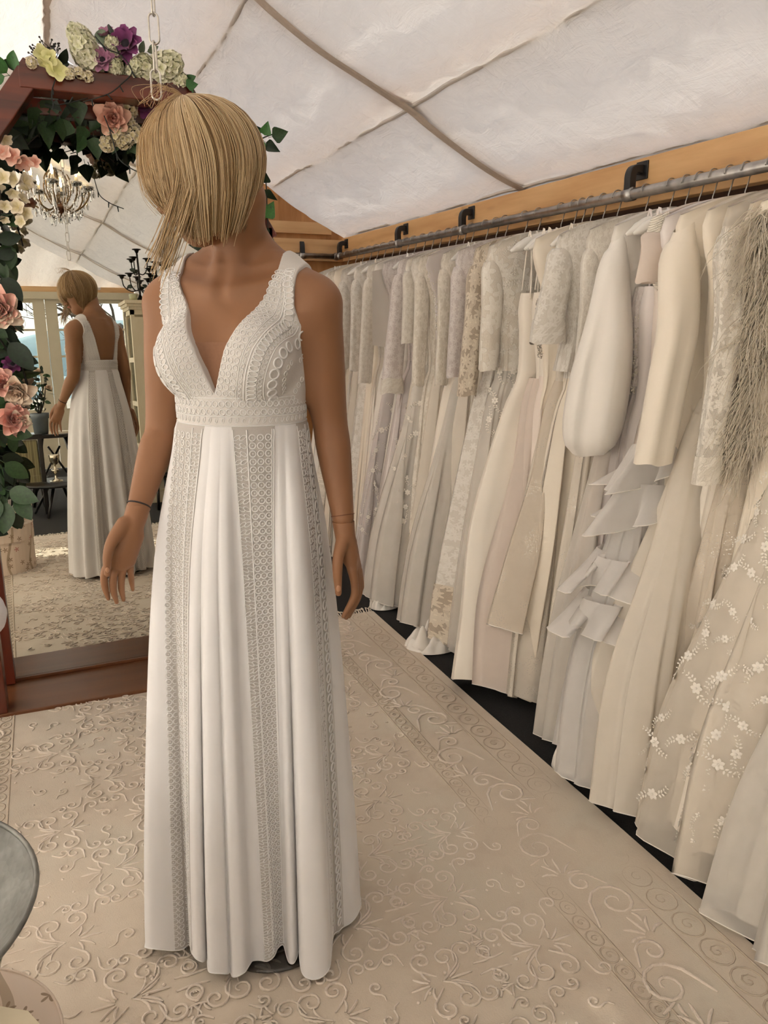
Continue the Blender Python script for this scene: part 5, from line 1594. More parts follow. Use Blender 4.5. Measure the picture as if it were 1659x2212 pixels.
dress(1.895, 'white chiffon gown with long billowing bishop sleeve', 'bishop-sleeve gown', bod='satin_white', skirt='chif_blush', reach=.30, depth=.07, folds=(8, .5), slv=dict(len=.62, r0=.050, r1=.055, puff=.105, mat=F['satin_white'], out=.09, flat=.75, dy=-.03), over=[('tulle_white', .03, 1.12, (9, .7))], seed=24)
dress(2.0, 'ivory fine lace gown with plain straight sleeve', 'fine lace gown', bod='lace_fine', skirt='spark_ivory', reach=.30, depth=.06, folds=(8, .5), slv=dict(len=.44, r0=.045, r1=.035, mat=F['lace_fine'], out=.03), seed=25)
dress(2.13, 'white embroidered lace gown with flounced cap and cream pleated skirt', 'flounced lace-top gown', bod='lace_white', skirt='satin_cream', reach=.31, depth=.07, folds=(10, .5), slv=dict(len=.24, r0=.050, r1=.062, mat=F['lace_white'], out=.05, cuff=F['lace_white']), extra=peplum, seed=26)
dress(2.2, 'blush glitter gown with silver speckles down the skirt', 'speckled blush gown', top='strap', bod='spark_ivory', skirt='spark_ivory', reach=.32, depth=.07, folds=(9, .55), over=[('spark', .30, 1.06, (8, .5))], seed=27)
dress(2.265, 'plain cream sleeveless gown with wide shoulder and cut-away armhole', 'plain cream sleeveless gown', bod='satin_cream', skirt='satin_cream', reach=.27, depth=.055, folds=(5, .3), seed=28)
dress(2.31, 'blush slip gown with crystal beaded waist brooch', 'crystal-waist slip gown', top='strap', bod='satin_ivory', skirt='satin_blush', reach=.29, depth=.06, folds=(8, .5), extra=crystals(1.42, 1.22, 360, .11), over=[('chif_blush', .12, 1.08, (8, .6))], seed=29, lean=-.12)
dress(2.355, 'blush chiffon gown with loose layered hem beside the satin gown', 'layered blush chiffon gown', top='strap', bod='satin_ivory', skirt='satin_blush', reach=.31, depth=.07, folds=(7, .55), hem=.09, over=[('chif_blush', .05, 1.12, (8, .8))], seed=30, lean=-.14)
dress(2.43, 'smooth ivory satin gown with flared glossy hem, widest of the row', 'glossy ivory satin gown', top='strap', bod='satin_ivory', skirt='satin_ivory', reach=.44, depth=.13, waist=.165, folds=(3, .22), hem=.055, flare=.70, seed=33, lean=-.08)
dress(2.57, 'organza gown with raised white leaf embroidery at the shoulder', 'leaf-embroidered organza gown', bod='lace_big', skirt='tulle_white', reach=.30, depth=.06, folds=(7, .45), slv=dict(len=.42, r0=.055, r1=.045, mat=F['lace_big'], out=.02), extra=applique(1.55, .9, 60, .032, .2), seed=34)
dress(2.66, 'beige crochet lace gown with banded sleeve and crochet hem', 'beige crochet gown', bod='crochet', skirt='lace_white', reach=.33, depth=.07, folds=(6, .4), slv=dict(len=.52, r0=.050, r1=.046, mat=F['crochet'], out=.055, dy=-.03), extra=both(scallops(.26), train(925, 1383, .10, 5)), seed=35)
dress(2.8, 'lilac guipure lace gown with three-quarter sleeve', 'lilac guipure gown', bod='lace_lilac', skirt='chif_ivory', reach=.28, depth=.06, folds=(8, .5), slv=dict(len=.46, r0=.046, r1=.036, mat=F['lace_lilac'], out=.035), seed=36)
dress(2.87, 'white tulle gown with tiny lace dots beside the lilac guipure', 'dotted tulle gown', top='strap', bod='lace_fine', skirt='tulle_white', reach=.32, depth=.075, folds=(10, .6), over=[('tulle_white', .05, 1.1, (11, .8))], seed=37)
dress(2.95, 'ivory lace gown with puckered lace peplum and long slim sleeve', 'puckered ivory lace gown', bod='lace_ivory', skirt='satin_ivory', reach=.30, depth=.065, folds=(7, .5), slv=dict(len=.50, r0=.044, r1=.034, mat=F['lace_ivory'], out=.03), extra=peplum, seed=38)
dress(3.07, 'pale lilac gown with sheer yoke and beaded front edge', 'sheer lilac yoke gown', bod='tulle_lilac', skirt='chif_ivory', reach=.29, depth=.065, folds=(8, .5), extra=crystals(1.55, 1.30, 120, .10, M_BEAD, .003), seed=39)
dress(3.14, 'beige embroidered gown with slim lace sleeve, between lilac yoke and tulle', 'beige embroidered gown', bod='lace_ivory', skirt='lace_ivory', reach=.28, depth=.055, folds=(6, .4), slv=dict(len=.52, r0=.042, r1=.034, mat=F['lace_ivory'], out=.03), seed=40)
dress(3.21, 'white tulle skirted gown with scattered shiny flowers', 'flower-dotted tulle gown', bod='lace_white', skirt='satin_white', reach=.33, depth=.08, folds=(9, .5), over=[('tulle_white', .04, 1.12, (10, .8))], extra=both(crystals(.85, .60, 70, .2, M_BEAD, .006), applique(1.0, .4, 26, .03, .2)), seed=41)
dress(3.28, 'cream lace gown hanging behind the flower-dotted tulle', 'cream lace gown', bod='lace_fine', skirt='satin_cream', reach=.28, depth=.055, folds=(6, .4), slv=dict(len=.34, r0=.045, r1=.04, mat=F['lace_fine'], out=.02), seed=42)
dress(3.37, 'lilac lace gown with deep frilled lace cuff', 'frilled-cuff lilac gown', bod='lace_lilac', skirt='tulle_lilac', reach=.33, depth=.075, folds=(9, .6), slv=dict(len=.50, r0=.045, r1=.058, mat=F['lace_lilac'], out=.06, cuff=F['lace_fine']), extra=train(822, 1300, .06, 9), seed=43)
dress(3.45, 'white chiffon gown folded narrow beside the frilled cuff', 'narrow white chiffon gown', top='strap', bod='satin_white', skirt='chif_white', reach=.27, depth=.055, folds=(7, .5), seed=44)
dress(3.54, 'pale mauve tulle gown with white vine lace along the skirt', 'mauve vine-lace gown', bod='lace_lilac', skirt='tulle_lilac', reach=.34, depth=.075, folds=(8, .55), over=[('tulle_lilac', .06, 1.06, (7, .5))], extra=applique(.9, .2, 40, .035, .22), seed=45)
dress(3.64, 'gown under a stiff square white satin bolero', 'stiff satin bolero gown', bod='satin_white', skirt='satin_white', reach=.28, depth=.06, folds=(5, .35), extra=stiff_panel, seed=46)
dress(3.73, 'ivory gown with lace sleeve, next beyond the stiff bolero', 'lace-sleeved ivory gown', bod='lace_fine', skirt='satin_ivory', reach=.29, depth=.06, folds=(7, .45), slv=dict(len=.55, r0=.046, r1=.04, mat=F['lace_fine'], out=.05), seed=47)
far = [(3.82, 'cream strappy gown, second beyond the stiff bolero', 'strap', 'satin_cream', 'satin_cream'), (3.91, 'white lace gown with white collar flap near the far bracket', 'sleeve', 'lace_white', 'lace_white'),
       (4.02, 'ivory chiffon gown just beyond the third rail bracket', 'strap', 'satin_ivory', 'chif_ivory'), (4.12, 'white beaded lace gown, fifth from the far corner end', 'sleeve', 'lace_white', 'tulle_white'),
       (4.22, 'cream satin gown, fourth from the far corner end', 'plain', 'satin_cream', 'satin_cream'), (4.33, 'ivory lace gown, third from the far corner end', 'sleeve', 'lace_ivory', 'lace_ivory'),
       (4.44, 'white tulle gown, second from the far corner end', 'strap', 'satin_white', 'tulle_white'), (4.57, 'white lace gown hanging last at the far corner end', 'sleeve', 'lace_fine', 'satin_white')]
for i, (yy, lab, kind, b_, s_) in enumerate(far):
    dress(yy, lab, lab.split(',')[0].replace(' near the far bracket', '').replace(' just beyond the third rail bracket', ' by the third bracket').replace(' hanging last at the far corner end', ' hanging last') + (' beyond the bolero' if i == 0 else ''), top='strap' if kind == 'strap' else 'plain', bod=b_, skirt=s_, reach=.27 + .02 * (i % 3), depth=.065, folds=(6 + i % 3, .45),
          slv=dict(len=.50, r0=.045, r1=.038, mat=F[b_], out=.03) if kind == 'sleeve' else None, seed=60 + i)
# ================================================================== flowers and leaves on the arch
M_LEAF = [plain('leaf_green', srgb(44, 70, 36), .45, noise=.3, nscale=9), plain('leaf_dark', srgb(26, 44, 26), .45, noise=.3, nscale=9), plain('leaf_bright', srgb(56, 104, 48), .45, noise=.25, nscale=9), plain('eucalyptus', srgb(112, 128, 106), .55, noise=.15, nscale=9)]
M_TWIG = plain('twig', srgb(40, 34, 26), .7, noise=.3)
M_CABLE = plain('light_cable', (.008, .012, .009), .5, noise=.2)
def petal_mat(name, inner, outer, rough=.6):
    t = NT(name); at_ = t.n('Attribute', attribute_name='tone')
    c = t.ramp(at_.outputs['Fac'], [(0, inner), (1, outer)])
    d = t.pbr(Base_Color=c, Roughness=rough, Sheen_Weight=.2); return t.done(d)
M_ROSE = petal_mat('rose_petal', srgb(232, 138, 116), srgb(240, 200, 176)); M_ROSEW = petal_mat('white_rose_petal', srgb(232, 190, 160), srgb(238, 222, 200)); M_ROSEP = petal_mat('pink_rose_petal', srgb(226, 136, 124), srgb(238, 190, 172))
M_PURPLE = petal_mat('anemone_petal', srgb(70, 18, 58), srgb(136, 58, 116)); M_MAUVE = petal_mat('mauve_petal', srgb(150, 90, 126), srgb(186, 130, 158))
M_LILACW = petal_mat('cream_lilac_petal', srgb(206, 206, 158), srgb(236, 232, 212)); M_YELLOW = petal_mat('lime_cream_petal', srgb(206, 204, 128), srgb(232, 228, 170)); M_BLOSSOM = petal_mat('pink_blossom_petal', srgb(206, 130, 106), srgb(232, 196, 176)); M_BLOSSOMW = petal_mat('white_blossom_petal', srgb(200, 184, 130), srgb(236, 226, 206))
M_CENTRE = plain('dark_flower_centre', (.012, .008, .014), .8, noise=.4, nscale=200)
def leaf_mesh(name, mat, ivy=False):
    n = 9; V = []; F = []
    for i in range(n):
        t = i / (n - 1)
        w = (.30 * math.sin(PI * t ** .8) ** .8) if not ivy else np.interp(t, [0, .1, .28, .45, .7, 1], [.05, .36, .44, .34, .2, 0])
        z = -.10 * t * t; fold = .16
        V += [(-w, t, z + w * fold), (-w * .5, t, z + w * fold * .3), (0, t, z), (w * .5, t, z + w * fold * .3), (w, t, z + w * fold)]
    for i in range(n - 1):
        for j in range(4): F.append((i*5+j, i*5+j+1, i*5+6+j, i*5+5+j))
    mb = MB().add(V, F); mb.tube([(0, -.25, 0), (0, 0, -.002), (0, .95, -.09)], [.012, .012, .004], 4)
    return to_mesh(name, mb, mat)
LEAFM = [leaf_mesh('leaf', m) for m in M_LEAF] ; IVYM = [leaf_mesh('leaf', m, True) for m in M_LEAF]
def fl_mesh(name, parts, mat):
    """parts: list of (verts, faces, tones)"""
    mb = MB(); tone = []
    for V, F, T in parts: mb.add(V, F); tone += list(T)
    me = to_mesh(name, mb, mat); a = me.attributes.new('tone', 'FLOAT', 'POINT'); a.data.foreach_set('value', np.array(tone, np.float32)); return me
def petal(L_, W_, cup, curl, n=5, m=5):
    V = []; T = []; F = []
    for i in range(n):
        t = i / (n - 1); w = W_ * math.sin(PI * (.12 + .80 * t ** .85)) ** .75
        for j in range(m):
            s = j / (m - 1) * 2 - 1
            V.append((w * s, L_ * t, cup * (s * s) * w + curl * t * t)); T.append(t)
    for i in range(n - 1):
        for j in range(m - 1): F.append((i*m+j, i*m+j+1, i*m+m+j+1, i*m+m+j))
    return np.array(V), F, T
def rotX(a): c, s = math.cos(a), math.sin(a); return np.array([[1,0,0],[0,c,-s],[0,s,c]])
def rotZ(a): c, s = math.cos(a), math.sin(a); return np.array([[c,-s,0],[s,c,0],[0,0,1]])
def rose_mesh(mat, seed=1):
    g = np.random.default_rng(seed); P = []
    for i in range(24):
        f = i / 23; V, F, T = petal(.62 + .40 * f, .30 + .28 * f, .75, -.05 - .28 * f ** 3)
        tilt = R_(86 - 74 * f ** 1.15); V = V @ rotX(tilt).T; V = V + np.array([0, .03 + .22 * f, .10 * (1 - f) - .08 * f]); V = V @ rotZ(i * 2.4 + g.normal() * .1).T
        P.append((V, F, [min(1, t * .6 + .5 * f) for t in T]))
    return fl_mesh('rose', P, mat)
def floret(npet, L_, W_, tilt, cup=.4, curl=0):
    P = []
    for i in range(npet):
        V, F, T = petal(L_, W_, cup, curl, 4, 3); V = V @ rotX(R_(tilt)).T @ rotZ(2 * PI * i / npet).T; P.append((V, F, T))
    return P
def cluster_mesh(name, mat, nf, shape, size, npet=4, seed=2, tilt=18):
    g = np.random.default_rng(seed); P = []; base = floret(npet, size, size * .48, tilt)
    for i in range(nf):
        u = (i + .5) / nf; ph = math.acos(1 - 1.75 * u); a = i * 2.39996
        n = np.array([math.sin(ph) * math.cos(a), math.sin(ph) * math.sin(a), math.cos(ph)])
        p = n * np.array(shape) * g.uniform(.85, 1.05); nn = n / np.array(shape); M = rot_to(nn + g.normal(size=3) * .25, (g.normal(), g.normal(), .3))
        k = g.uniform(.75, 1.15) * (1 - .35 * (1 - u) ** 4)
        for V, F, T in base: P.append((V @ M.T * k + p, F, [t * (.55 + .45 * min(1, u * 3)) for t in T]))
    return fl_mesh(name, P, mat)
def anemone_mesh(mat, seed=4):
    g = np.random.default_rng(seed); P = []
    for ring, (n, tl, L_) in enumerate(((8, 42, .95), (8, 20, 1.05))):
        for i in range(n):
            V, F, T = petal(L_, .36, .35, -.15 * ring); V[:, 2] += .03 * g.normal(size=len(V)); V = V @ rotX(R_(tl + g.normal() * 6)).T @ rotZ(2 * PI * (i + .5 * ring) / n).T; P.append((V, F, T))
    return fl_mesh('anemone', P, mat)
ME = dict(rose=rose_mesh(M_ROSE), rosew=rose_mesh(M_ROSEW, 2), rosep=rose_mesh(M_ROSEP, 3), lilac=cluster_mesh('lilac_head', M_LILACW, 95, (.52, .52, .95), .30), hyd=cluster_mesh('hydrangea_head', M_LILACW, 70, (.8, .8, .6), .36, 4, 5),
          anem=anemone_mesh(M_PURPLE), mauve=anemone_mesh(M_MAUVE, 6), yellow=fl_mesh('hydrangea_floret', floret(4, .95, .50, 16), M_YELLOW), blos=fl_mesh('blossom', floret(5, .9, .42, 24), M_BLOSSOM), blosw=fl_mesh('blossom', floret(5, .9, .42, 30), M_BLOSSOMW), clus=cluster_mesh('blossom_head', M_BLOSSOMW, 26, (.7, .7, .5), .42, 5, 9))
CEN = to_mesh('flower_centre', MB().ball((0, 0, .12), (.30, .30, .20), 14, 8), M_CENTRE)
gG = np.random.default_rng(17)
TOCAM = lambda p: (CAMC - p) / np.linalg.norm(CAMC - p)
def put(kind, name, root, px, py, y, rpx, dirn=None, spin=None, jit=.35):
    p = at(px, py, y); s = rpx * y * 1.1 / 1680
    n = TOCAM(p) + gG.normal(size=3) * jit if dirn is None else np.array(dirn, float)
    o = inst(ME[kind], name, root, mat4(rot_to(n, (0, 0, 1), spin if spin is not None else gG.uniform(0, 6)), p, s))
    if kind in ('anem', 'mauve'):
        c = bpy.data.objects.new('flower_centre', CEN); COL.objects.link(c); c.parent = o
    return o
def leaf(root, px, py, y, lpx, ang, col=0, ivy=False, face=None, jit=.45):
    """ang: direction of the tip in the picture, degrees clockwise from right"""
    p = at(px, py, y); s = lpx * y * 1.1 / 1680
    q = at(px + 10 * math.cos(R_(ang)), py + 10 * math.sin(R_(ang)), y + gG.normal() * .004); d = q - p
    n = TOCAM(p) + gG.normal(size=3) * jit; d = d / np.linalg.norm(d) + gG.normal(size=3) * .12
    return inst((IVYM if ivy else LEAFM)[col], 'leaf', root, mat4(rot_to(n, d), p, s))
# ---- garland lying on the top beam
YT = 2.80
gt_ = thing('flower_garland', 'cream lilac and purple anemone garland lying on the arch top', 'garland', at(220, 150, YT))
for px, py, r, d in ((188, 118, 36, (-.55, -.5, .75)), (178, 88, 30, (-.7, -.2, .7)), (292, 152, 26, (.2, -.8, .4)), (352, 150, 40, (.7, -.5, .35)), (318, 152, 30, (-.4, -.7, .5)), (250, 150, 22, (.0, -.9, .3)), (246, 106, 22, (-.2, -.6, .7)), (380, 172, 22, (.8, -.5, -.1))):
    put('lilac', 'lilac_head', gt_, px, py, YT - .02, r, d)
put('anem', 'anemone', gt_, 274, 98, YT - .03, 30, (-.45, -.85, .25)); put('mauve', 'anemone', gt_, 232, 82, YT + .03, 20, (-.5, -.5, .6)); put('mauve', 'anemone', gt_, 222, 132, YT - .03, 22, (-.2, -.9, .2))
for px, py, r in ((104, 140, 19), (124, 155, 20), (90, 118, 17), (108, 126, 16)): put('yellow', 'hydrangea_floret', gt_, px, py, YT - .045, r)
for px, py, r in ((172, 158, 12), (150, 160, 11), (68, 136, 10), (190, 165, 10)): put('clus', 'blossom_head', gt_, px, py, YT - .045, r)
for px, py, l, a, c in ((15, 158, 40, -125, 2), (28, 150, 34, -70, 2), (10, 165, 36, 170, 2), (48, 145, 30, -170, 1), (62, 142, 26, -20, 1), (222, 100, 42, -95, 3), (305, 118, 22, -60, 3), (318, 112, 22, -20, 3), (330, 112, 20, -100, 3), (300, 125, 24, 20, 1), (395, 178, 26, -10, 2), (392, 186, 26, 20, 2), (128, 142, 30, -80, 1), (210, 140, 26, 30, 1), (240, 75, 24, -70, 1), (300, 140, 30, 150, 1), (262, 130, 30, 60, 1), (150, 140, 24, -150, 1), (335, 170, 24, 100, 1)):
    leaf(gt_, px, py, YT - .01, l, a, c)
sp = MB()
for i in range(26):
    a = R_(gG.uniform(-150, -60)); p = at(110, 135, YT); q = at(110 + 62 * math.cos(a) * gG.uniform(.5, 1), 135 + 62 * math.sin(a) * gG.uniform(.5, 1), YT + gG.normal() * .02); sp.tube(cr([p, (p + q) / 2 + gG.normal(size=3) * .006, q], 3), .0011, 4); sp.ball(q, .0032, 6, 4); sp.ball((p + 2 * q) / 3 + gG.normal(size=3) * .006, .0028, 6, 4)
obj('dried_sprig', sp, M_TWIG, gt_)
# ---- dense ivy and roses under the beam
YU = 2.94
gu = thing('ivy_garland', 'dense dark ivy swag with peach rose hanging under the arch beam', 'garland', at(160, 260, YU))
tw = MB()
for i in range(14):
    x0 = gG.uniform(-40, 300); P = [at(x0, gG.uniform(190, 215), YU + .03), at(x0 + gG.normal() * 25, 240, YU), at(x0 + gG.normal() * 40, gG.uniform(270, 330), YU - .01)]; tw.tube(cr(P, 5), .0022, 5)
obj('stems', tw, M_TWIG, gu)
def arch_line(x): return np.interp(x, [-60, 0, 60, 300, 420, 480], [300, 225, 190, 205, 230, 300])
for i in range(250):
    x = gG.uniform(-50, 318); top = arch_line(x) + 6; dep = np.interp(x, [-50, 0, 40, 110, 140, 200, 230, 318], [220, 125, 66, 46, 24, 34, 58, 80])
    v = gG.random() ** .9; yy = top + v * dep
    leaf(gu, x, yy, YU + gG.uniform(-.04, .05), gG.uniform(26, 42), gG.uniform(40, 140), int(gG.choice([0, 1, 1, 1])), True, jit=.5)
for px, py, l, a in ((183, 312, 34, 100), (186, 335, 38, 95), (203, 335, 40, 80), (150, 300, 40, 110), (95, 300, 48, 95), (130, 295, 40, 80), (255, 330, 38, 100), (300, 330, 44, 110), (285, 345, 36, 60), (80, 270, 42, 100), (165, 255, 44, 85), (110, 255, 42, 100)):
    leaf(gu, px, py - 38, YU - .05, l * .9, a, 0, True, jit=.25)
put('rose', 'rose', gu, 243, 255, YU - .08, 27, None, 1.0, .15)
put('anem', 'anemone', gu, 322, 226, YU - .04, 26)
for px, py, r in ((276, 236, 20), (252, 292, 20), (288, 290, 20), (268, 306, 16), (232, 312, 15), (275, 262, 15)): put('clus', 'blossom_head', gu, px, py, YU - .07, r)
for px, py, r in ((192, 217, 12), (60, 205, 10), (196, 200, 9)): put('blos', 'blossom', gu, px, py, YU - .06, r)
# ---- blossom branch and roses down the left post
YL = 2.74
gl = thing('rose_garland', 'pink rose and blossom garland climbing the left arch post', 'garland', at(0, 900, YL))
br = MB()
for P in ([(-30, 300), (0, 420), (-8, 560), (-10, 760), (-6, 960), (0, 1120)], [(-20, 340), (20, 390), (40, 440), (50, 478)], [(-20, 420), (-5, 470), (10, 505)], [(0, 700), (30, 760), (50, 800), (62, 850)], [(-10, 720), (25, 770), (40, 790), (68, 800)]):
    br.tube(cr([at(px, py, YL + gG.normal() * .01) for px, py in P], 6), .003, 5)
obj('stems', br, M_TWIG, gl)
for px, py, r in ((28, 338, 20), (52, 345, 20), (40, 350, 16), (76, 352, 14), (8, 330, 16)): put('blos', 'blossom', gl, px, py, YL - .02, r)
for px, py, r in ((8, 385, 18), (35, 388, 18), (52, 395, 20), (28, 412, 16), (60, 412, 17), (45, 432, 16), (10, 447, 14), (40, 448, 18), (55, 458, 17), (48, 478, 14), (8, 300, 16), (10, 470, 12), (-8, 410, 18)): put('blosw', 'blossom', gl, px, py, YL - .02, r, jit=.6)
for k, px, py, r in (('rosep', 2, 664, 30), ('rosew', 12, 672, 26), ('rosep', 2, 828, 24), ('rosew', 38, 842, 28), ('rosep', 26, 906, 26), ('rosew', 44, 905, 18), ('rosep', 38, 885, 12)): put(k, 'rose', gl, px, py, YL - .04, r, jit=.3)
put('anem', 'anemone', gl, 28, 788, YL, 18)
for i in range(125):
    v = gG.random(); py = 460 + v * 690; w = np.interp(py, [460, 560, 620, 700, 800, 900, 1000, 1080, 1150], [16, 14, 20, 30, 36, 34, 34, 52, 34])
    px = gG.uniform(-46, w); leaf(gl, px, py, YL + gG.uniform(-.02, .06), gG.uniform(24, 46), gG.uniform(0, 150), int(gG.choice([0, 1, 1, 0])), False, jit=.6)
for px, py, l, a, c in ((5, 600, 48, 55, 1), (-5, 520, 40, -20, 1), (0, 560, 36, -35, 1), (20, 740, 60, 50, 1), (40, 768, 34, 25, 1), (10, 1000, 50, 30, 0), (20, 1060, 56, 20, 0), (15, 1085, 60, 85, 0), (35, 1075, 50, 40, 0), (5, 930, 50, 10, 0), (0, 1080, 50, 120, 0), (10, 870, 46, -20, 0)):
    leaf(gl, px, py, YL - .03, l, a, c, False, jit=.25)
# ---- ivy on the right diagonal and post
gr_ = thing('ivy_garland', 'sparse green ivy trailing on the right arch post behind the mannequin', 'garland', at(575, 450, 2.78))
br = MB()
for P in ([(480, 250), (540, 300), (572, 380), (578, 480), (590, 600)], [(545, 320), (565, 300), (590, 290)], [(470, 560), (450, 540), (438, 525)]):
    br.tube(cr([at(px, py, 2.76) for px, py in P], 6), .0022, 5)
obj('stems', br, M_TWIG, gr_)
for px, py, l, a, c in ((572, 292, 26, -80, 2), (588, 295, 34, -10, 0), (575, 308, 30, 15, 1), (560, 305, 26, 70, 2), (570, 395, 30, -85, 1), (572, 410, 30, 20, 1), (574, 440, 26, 90, 0), (574, 470, 34, -60, 2), (570, 490, 28, 80, 1), (574, 515, 34, 60, 2), (578, 540, 30, 110, 0), (438, 530, 26, 160, 1), (448, 538, 24, 70, 1), (432, 545, 20, -60, 1), (402, 185, 24, -10, 2), (540, 285, 28, -20, 1)):
    leaf(gr_, px, py, 2.75, l, a, c, True, jit=.3)
# ---- string of fairy lights
fc = thing('fairy_light_cable', 'black fairy light cable looped through the arch flowers', 'cable', at(200, 300, 2.76))
def cable(P, y):
    Q = cr([at(px, py, y) for px, py in P], 6); obj('cable', MB().tube(Q, .0018, 5), M_CABLE, fc)
    for i in range(4, len(Q) - 1, 7):
        d = np.array([gG.normal() * .4, -.3, -1 if gG.random() < .7 else .6]); d /= np.linalg.norm(d); obj('bulb_holder', MB().tube([Q[i], Q[i] + d * .02], [.0026, .002], 6), M_CABLE, fc)
cable([(205, 78), (230, 105), (262, 120), (285, 155), (262, 182), (240, 200), (215, 210), (180, 220)], 2.74)
cable([(225, 250), (240, 290), (255, 340), (280, 362), (300, 372), (320, 380)], 2.76)
cable([(120, 170), (112, 200), (118, 225), (150, 222), (190, 212)], 2.75)
cable([(-10, 452), (8, 462), (24, 460)], 2.73); cable([(-10, 478), (10, 484), (25, 483)], 2.73)
# ================================================================== chain above the mannequin
chain = thing('hanging_chain', 'thin steel chain hanging from the ridge above the mannequin head', 'chain', at(331, 120, 1.59))
def link_mesh():
    a = np.concatenate([np.linspace(0, PI, 9), np.linspace(PI, 2 * PI, 9)]); hw, hl = .0085, .0165
    P = [(hw * math.cos(k), 0, (hl if i < 9 else -hl) + hw * math.sin(k)) for i, k in enumerate(a)]
    V, F = tube_geo(P + [P[0]], .0019, 6, False); return to_mesh('link', MB().add(V, F), M_CHAIN)
LK = link_mesh(); p0 = at(337, 183, 1.59); zt = ceil_z(p0[0]) - .03; i = 0; z = p0[2]
while z < zt:
    tl = -.0 * i
    inst(LK, 'link', chain, mat4(rotZ(R_(-16 if i % 2 == 0 else 66)) , (p0[0] + .0012 * i, p0[1], z))); z += .0455; i += 1

# ================================================================== chandelier (seen in the mirror)
M_BRASS = plain('aged_brass', srgb(120, 96, 66), .35, .8, noise=.25, nscale=40); M_BROWNBOWL = plain('brown_turned_bowl', srgb(96, 56, 30), .35, noise=.2, nscale=30)
M_CANDLE = plain('ivory_candle_sleeve', srgb(232, 222, 200), .5, noise=.03)
t = NT('crystal_glass'); _g = t.n('BsdfGlossy', i_Roughness=.04, i_Color=(.95, .95, .95)); _tr = t.n('BsdfTransparent', i_Color=(.86, .87, .86)); _lw = t.n('LayerWeight', i_Blend=.45); _mx = t.n('MixShader')
t.t.links.new(t.math('ADD', t.math('MULTIPLY', _lw.outputs['Fresnel'], .8), .18, True), _mx.inputs[0]); t.t.links.new(_tr.outputs[0], _mx.inputs[1]); t.t.links.new(_g.outputs[0], _mx.inputs[2]); M_CRY = t.done(_mx)
t = NT('lit_bulb'); M_BULB = t.done(t.n('Emission', i_Color=(1, .72, .34), i_Strength=36.0))
CX, CY, CZ = .345, -.20, 2.315
ch = thing('chandelier', 'crystal chandelier with lit candle bulbs reflected in the mirror', 'chandelier', (CX, CY, CZ))
obj('bowl', MB().lathe([(0, -.055), (.008, -.05), (.012, -.035), (.03, -.02), (.044, 0), (.046, .012), (.03, .02), (.02, .04), (.012, .06), (0, .06)], (CX, CY, CZ), 24), M_BROWNBOWL, ch)
obj('centre_rod', MB().tube([(CX, CY, CZ), (CX, CY, ceil_z(CX) - .01)], .005, 8), M_BRASS, ch)
def drop_mesh(L_, w):
    mb = MB(); mb.lathe([(0, 0), (w * .35, -L_ * .12), (w, -L_ * .55), (w * .55, -L_ * .88), (0, -L_)], n=6, cap=False); mb.ball((0, 0, .004), .0045, 6, 4); return to_mesh('crystal', mb, M_CRY, False)
DROP = [drop_mesh(.05, .011), drop_mesh(.075, .012), drop_mesh(.03, .008)]; BEADM = to_mesh('crystal_bead', MB().ball((0, 0, 0), .0055, 6, 4), M_CRY, False)
gC = np.random.default_rng(8)
def drop(p, k): inst(DROP[k], 'crystal', ch, mat4(rotZ(gC.uniform(0, 6)), p, gC.uniform(.85, 1.15)))
def beads(P, n):
    P = np.array(P); 
    for k in range(n):
        f = k / max(1, n - 1) * (len(P) - 1); i = min(int(f), len(P) - 2); inst(BEADM, 'crystal_bead', ch, mat4(np.eye(3), P[i] + (P[i+1] - P[i]) * (f - i)))
for k in range(8):
    a = 2 * PI * k / 8 + .2; c, s = math.cos(a), math.sin(a); Pc = lambda r, z: np.array([CX + r * c, CY + r * s, CZ + z])
    ar = obj('arm', MB().tube(cr([Pc(.03, .01), Pc(.09, -.015), Pc(.16, .02), Pc(.205, .08), Pc(.21, .125)], 6), .0055, 8), M_BRASS, ch)
    q = Pc(.21, .125)
    obj('cup', MB().lathe([(0, 0), (.02, .002), (.036, .018), (.040, .03), (.036, .028), (.02, .012), (0, .008)], q, 14), M_CRY, ar)
    obj('candle', MB().lathe([(0, .008), (.012, .008), (.012, .062), (.006, .066), (0, .066)], q, 12), M_CANDLE, ar)
    obj('bulb', MB().lathe([(0, .066), (.006, .07), (.0105, .09), (.006, .118), (0, .135)], q, 10), M_BULB, ar)
    for j in range(5): drop(q + np.array([.036 * math.cos(j * 1.257), .036 * math.sin(j * 1.257), .006]), j % 3)
    for rr, zz in ((.19, .06), (.145, .0), (.17, .03), (.08, -.02), (.045, -.04)): drop(Pc(rr, zz) + gC.normal(size=3) * .006, int(gC.integers(0, 3)))
    drop(Pc(.16, .01), 1); drop(Pc(.10, -.02), 0); drop(Pc(.125, -.012), 2); drop(Pc(.06, -.03), 1)
    cg = cr([Pc(.05, .03), Pc(.085, .10), Pc(.09, .17), Pc(.07, .24), Pc(.015, .275)], 5)
    obj('cage_bar', MB().tube(cg, .0045, 6), M_BRASS, ch); beads(cg + np.array([.006, .004, 0]), 9)
    drop(Pc(.085, .21), 0); drop(Pc(.06, .16), 0)

# ================================================================== furniture behind the camera, seen in the mirror
M_BLACKWOOD = plain('black_stained_wood', (.012, .010, .009), .3, noise=.3, nscale=20); M_SILVER = plain('tarnished_silver', (.72, .66, .52), .22, 1.0, noise=.2, nscale=60)
M_POT = plain('grey_blue_pot', srgb(104, 114, 118), .6, noise=.08, nscale=12); M_SOIL = plain('soil', (.02, .014, .01), .95, noise=.4, nscale=60)
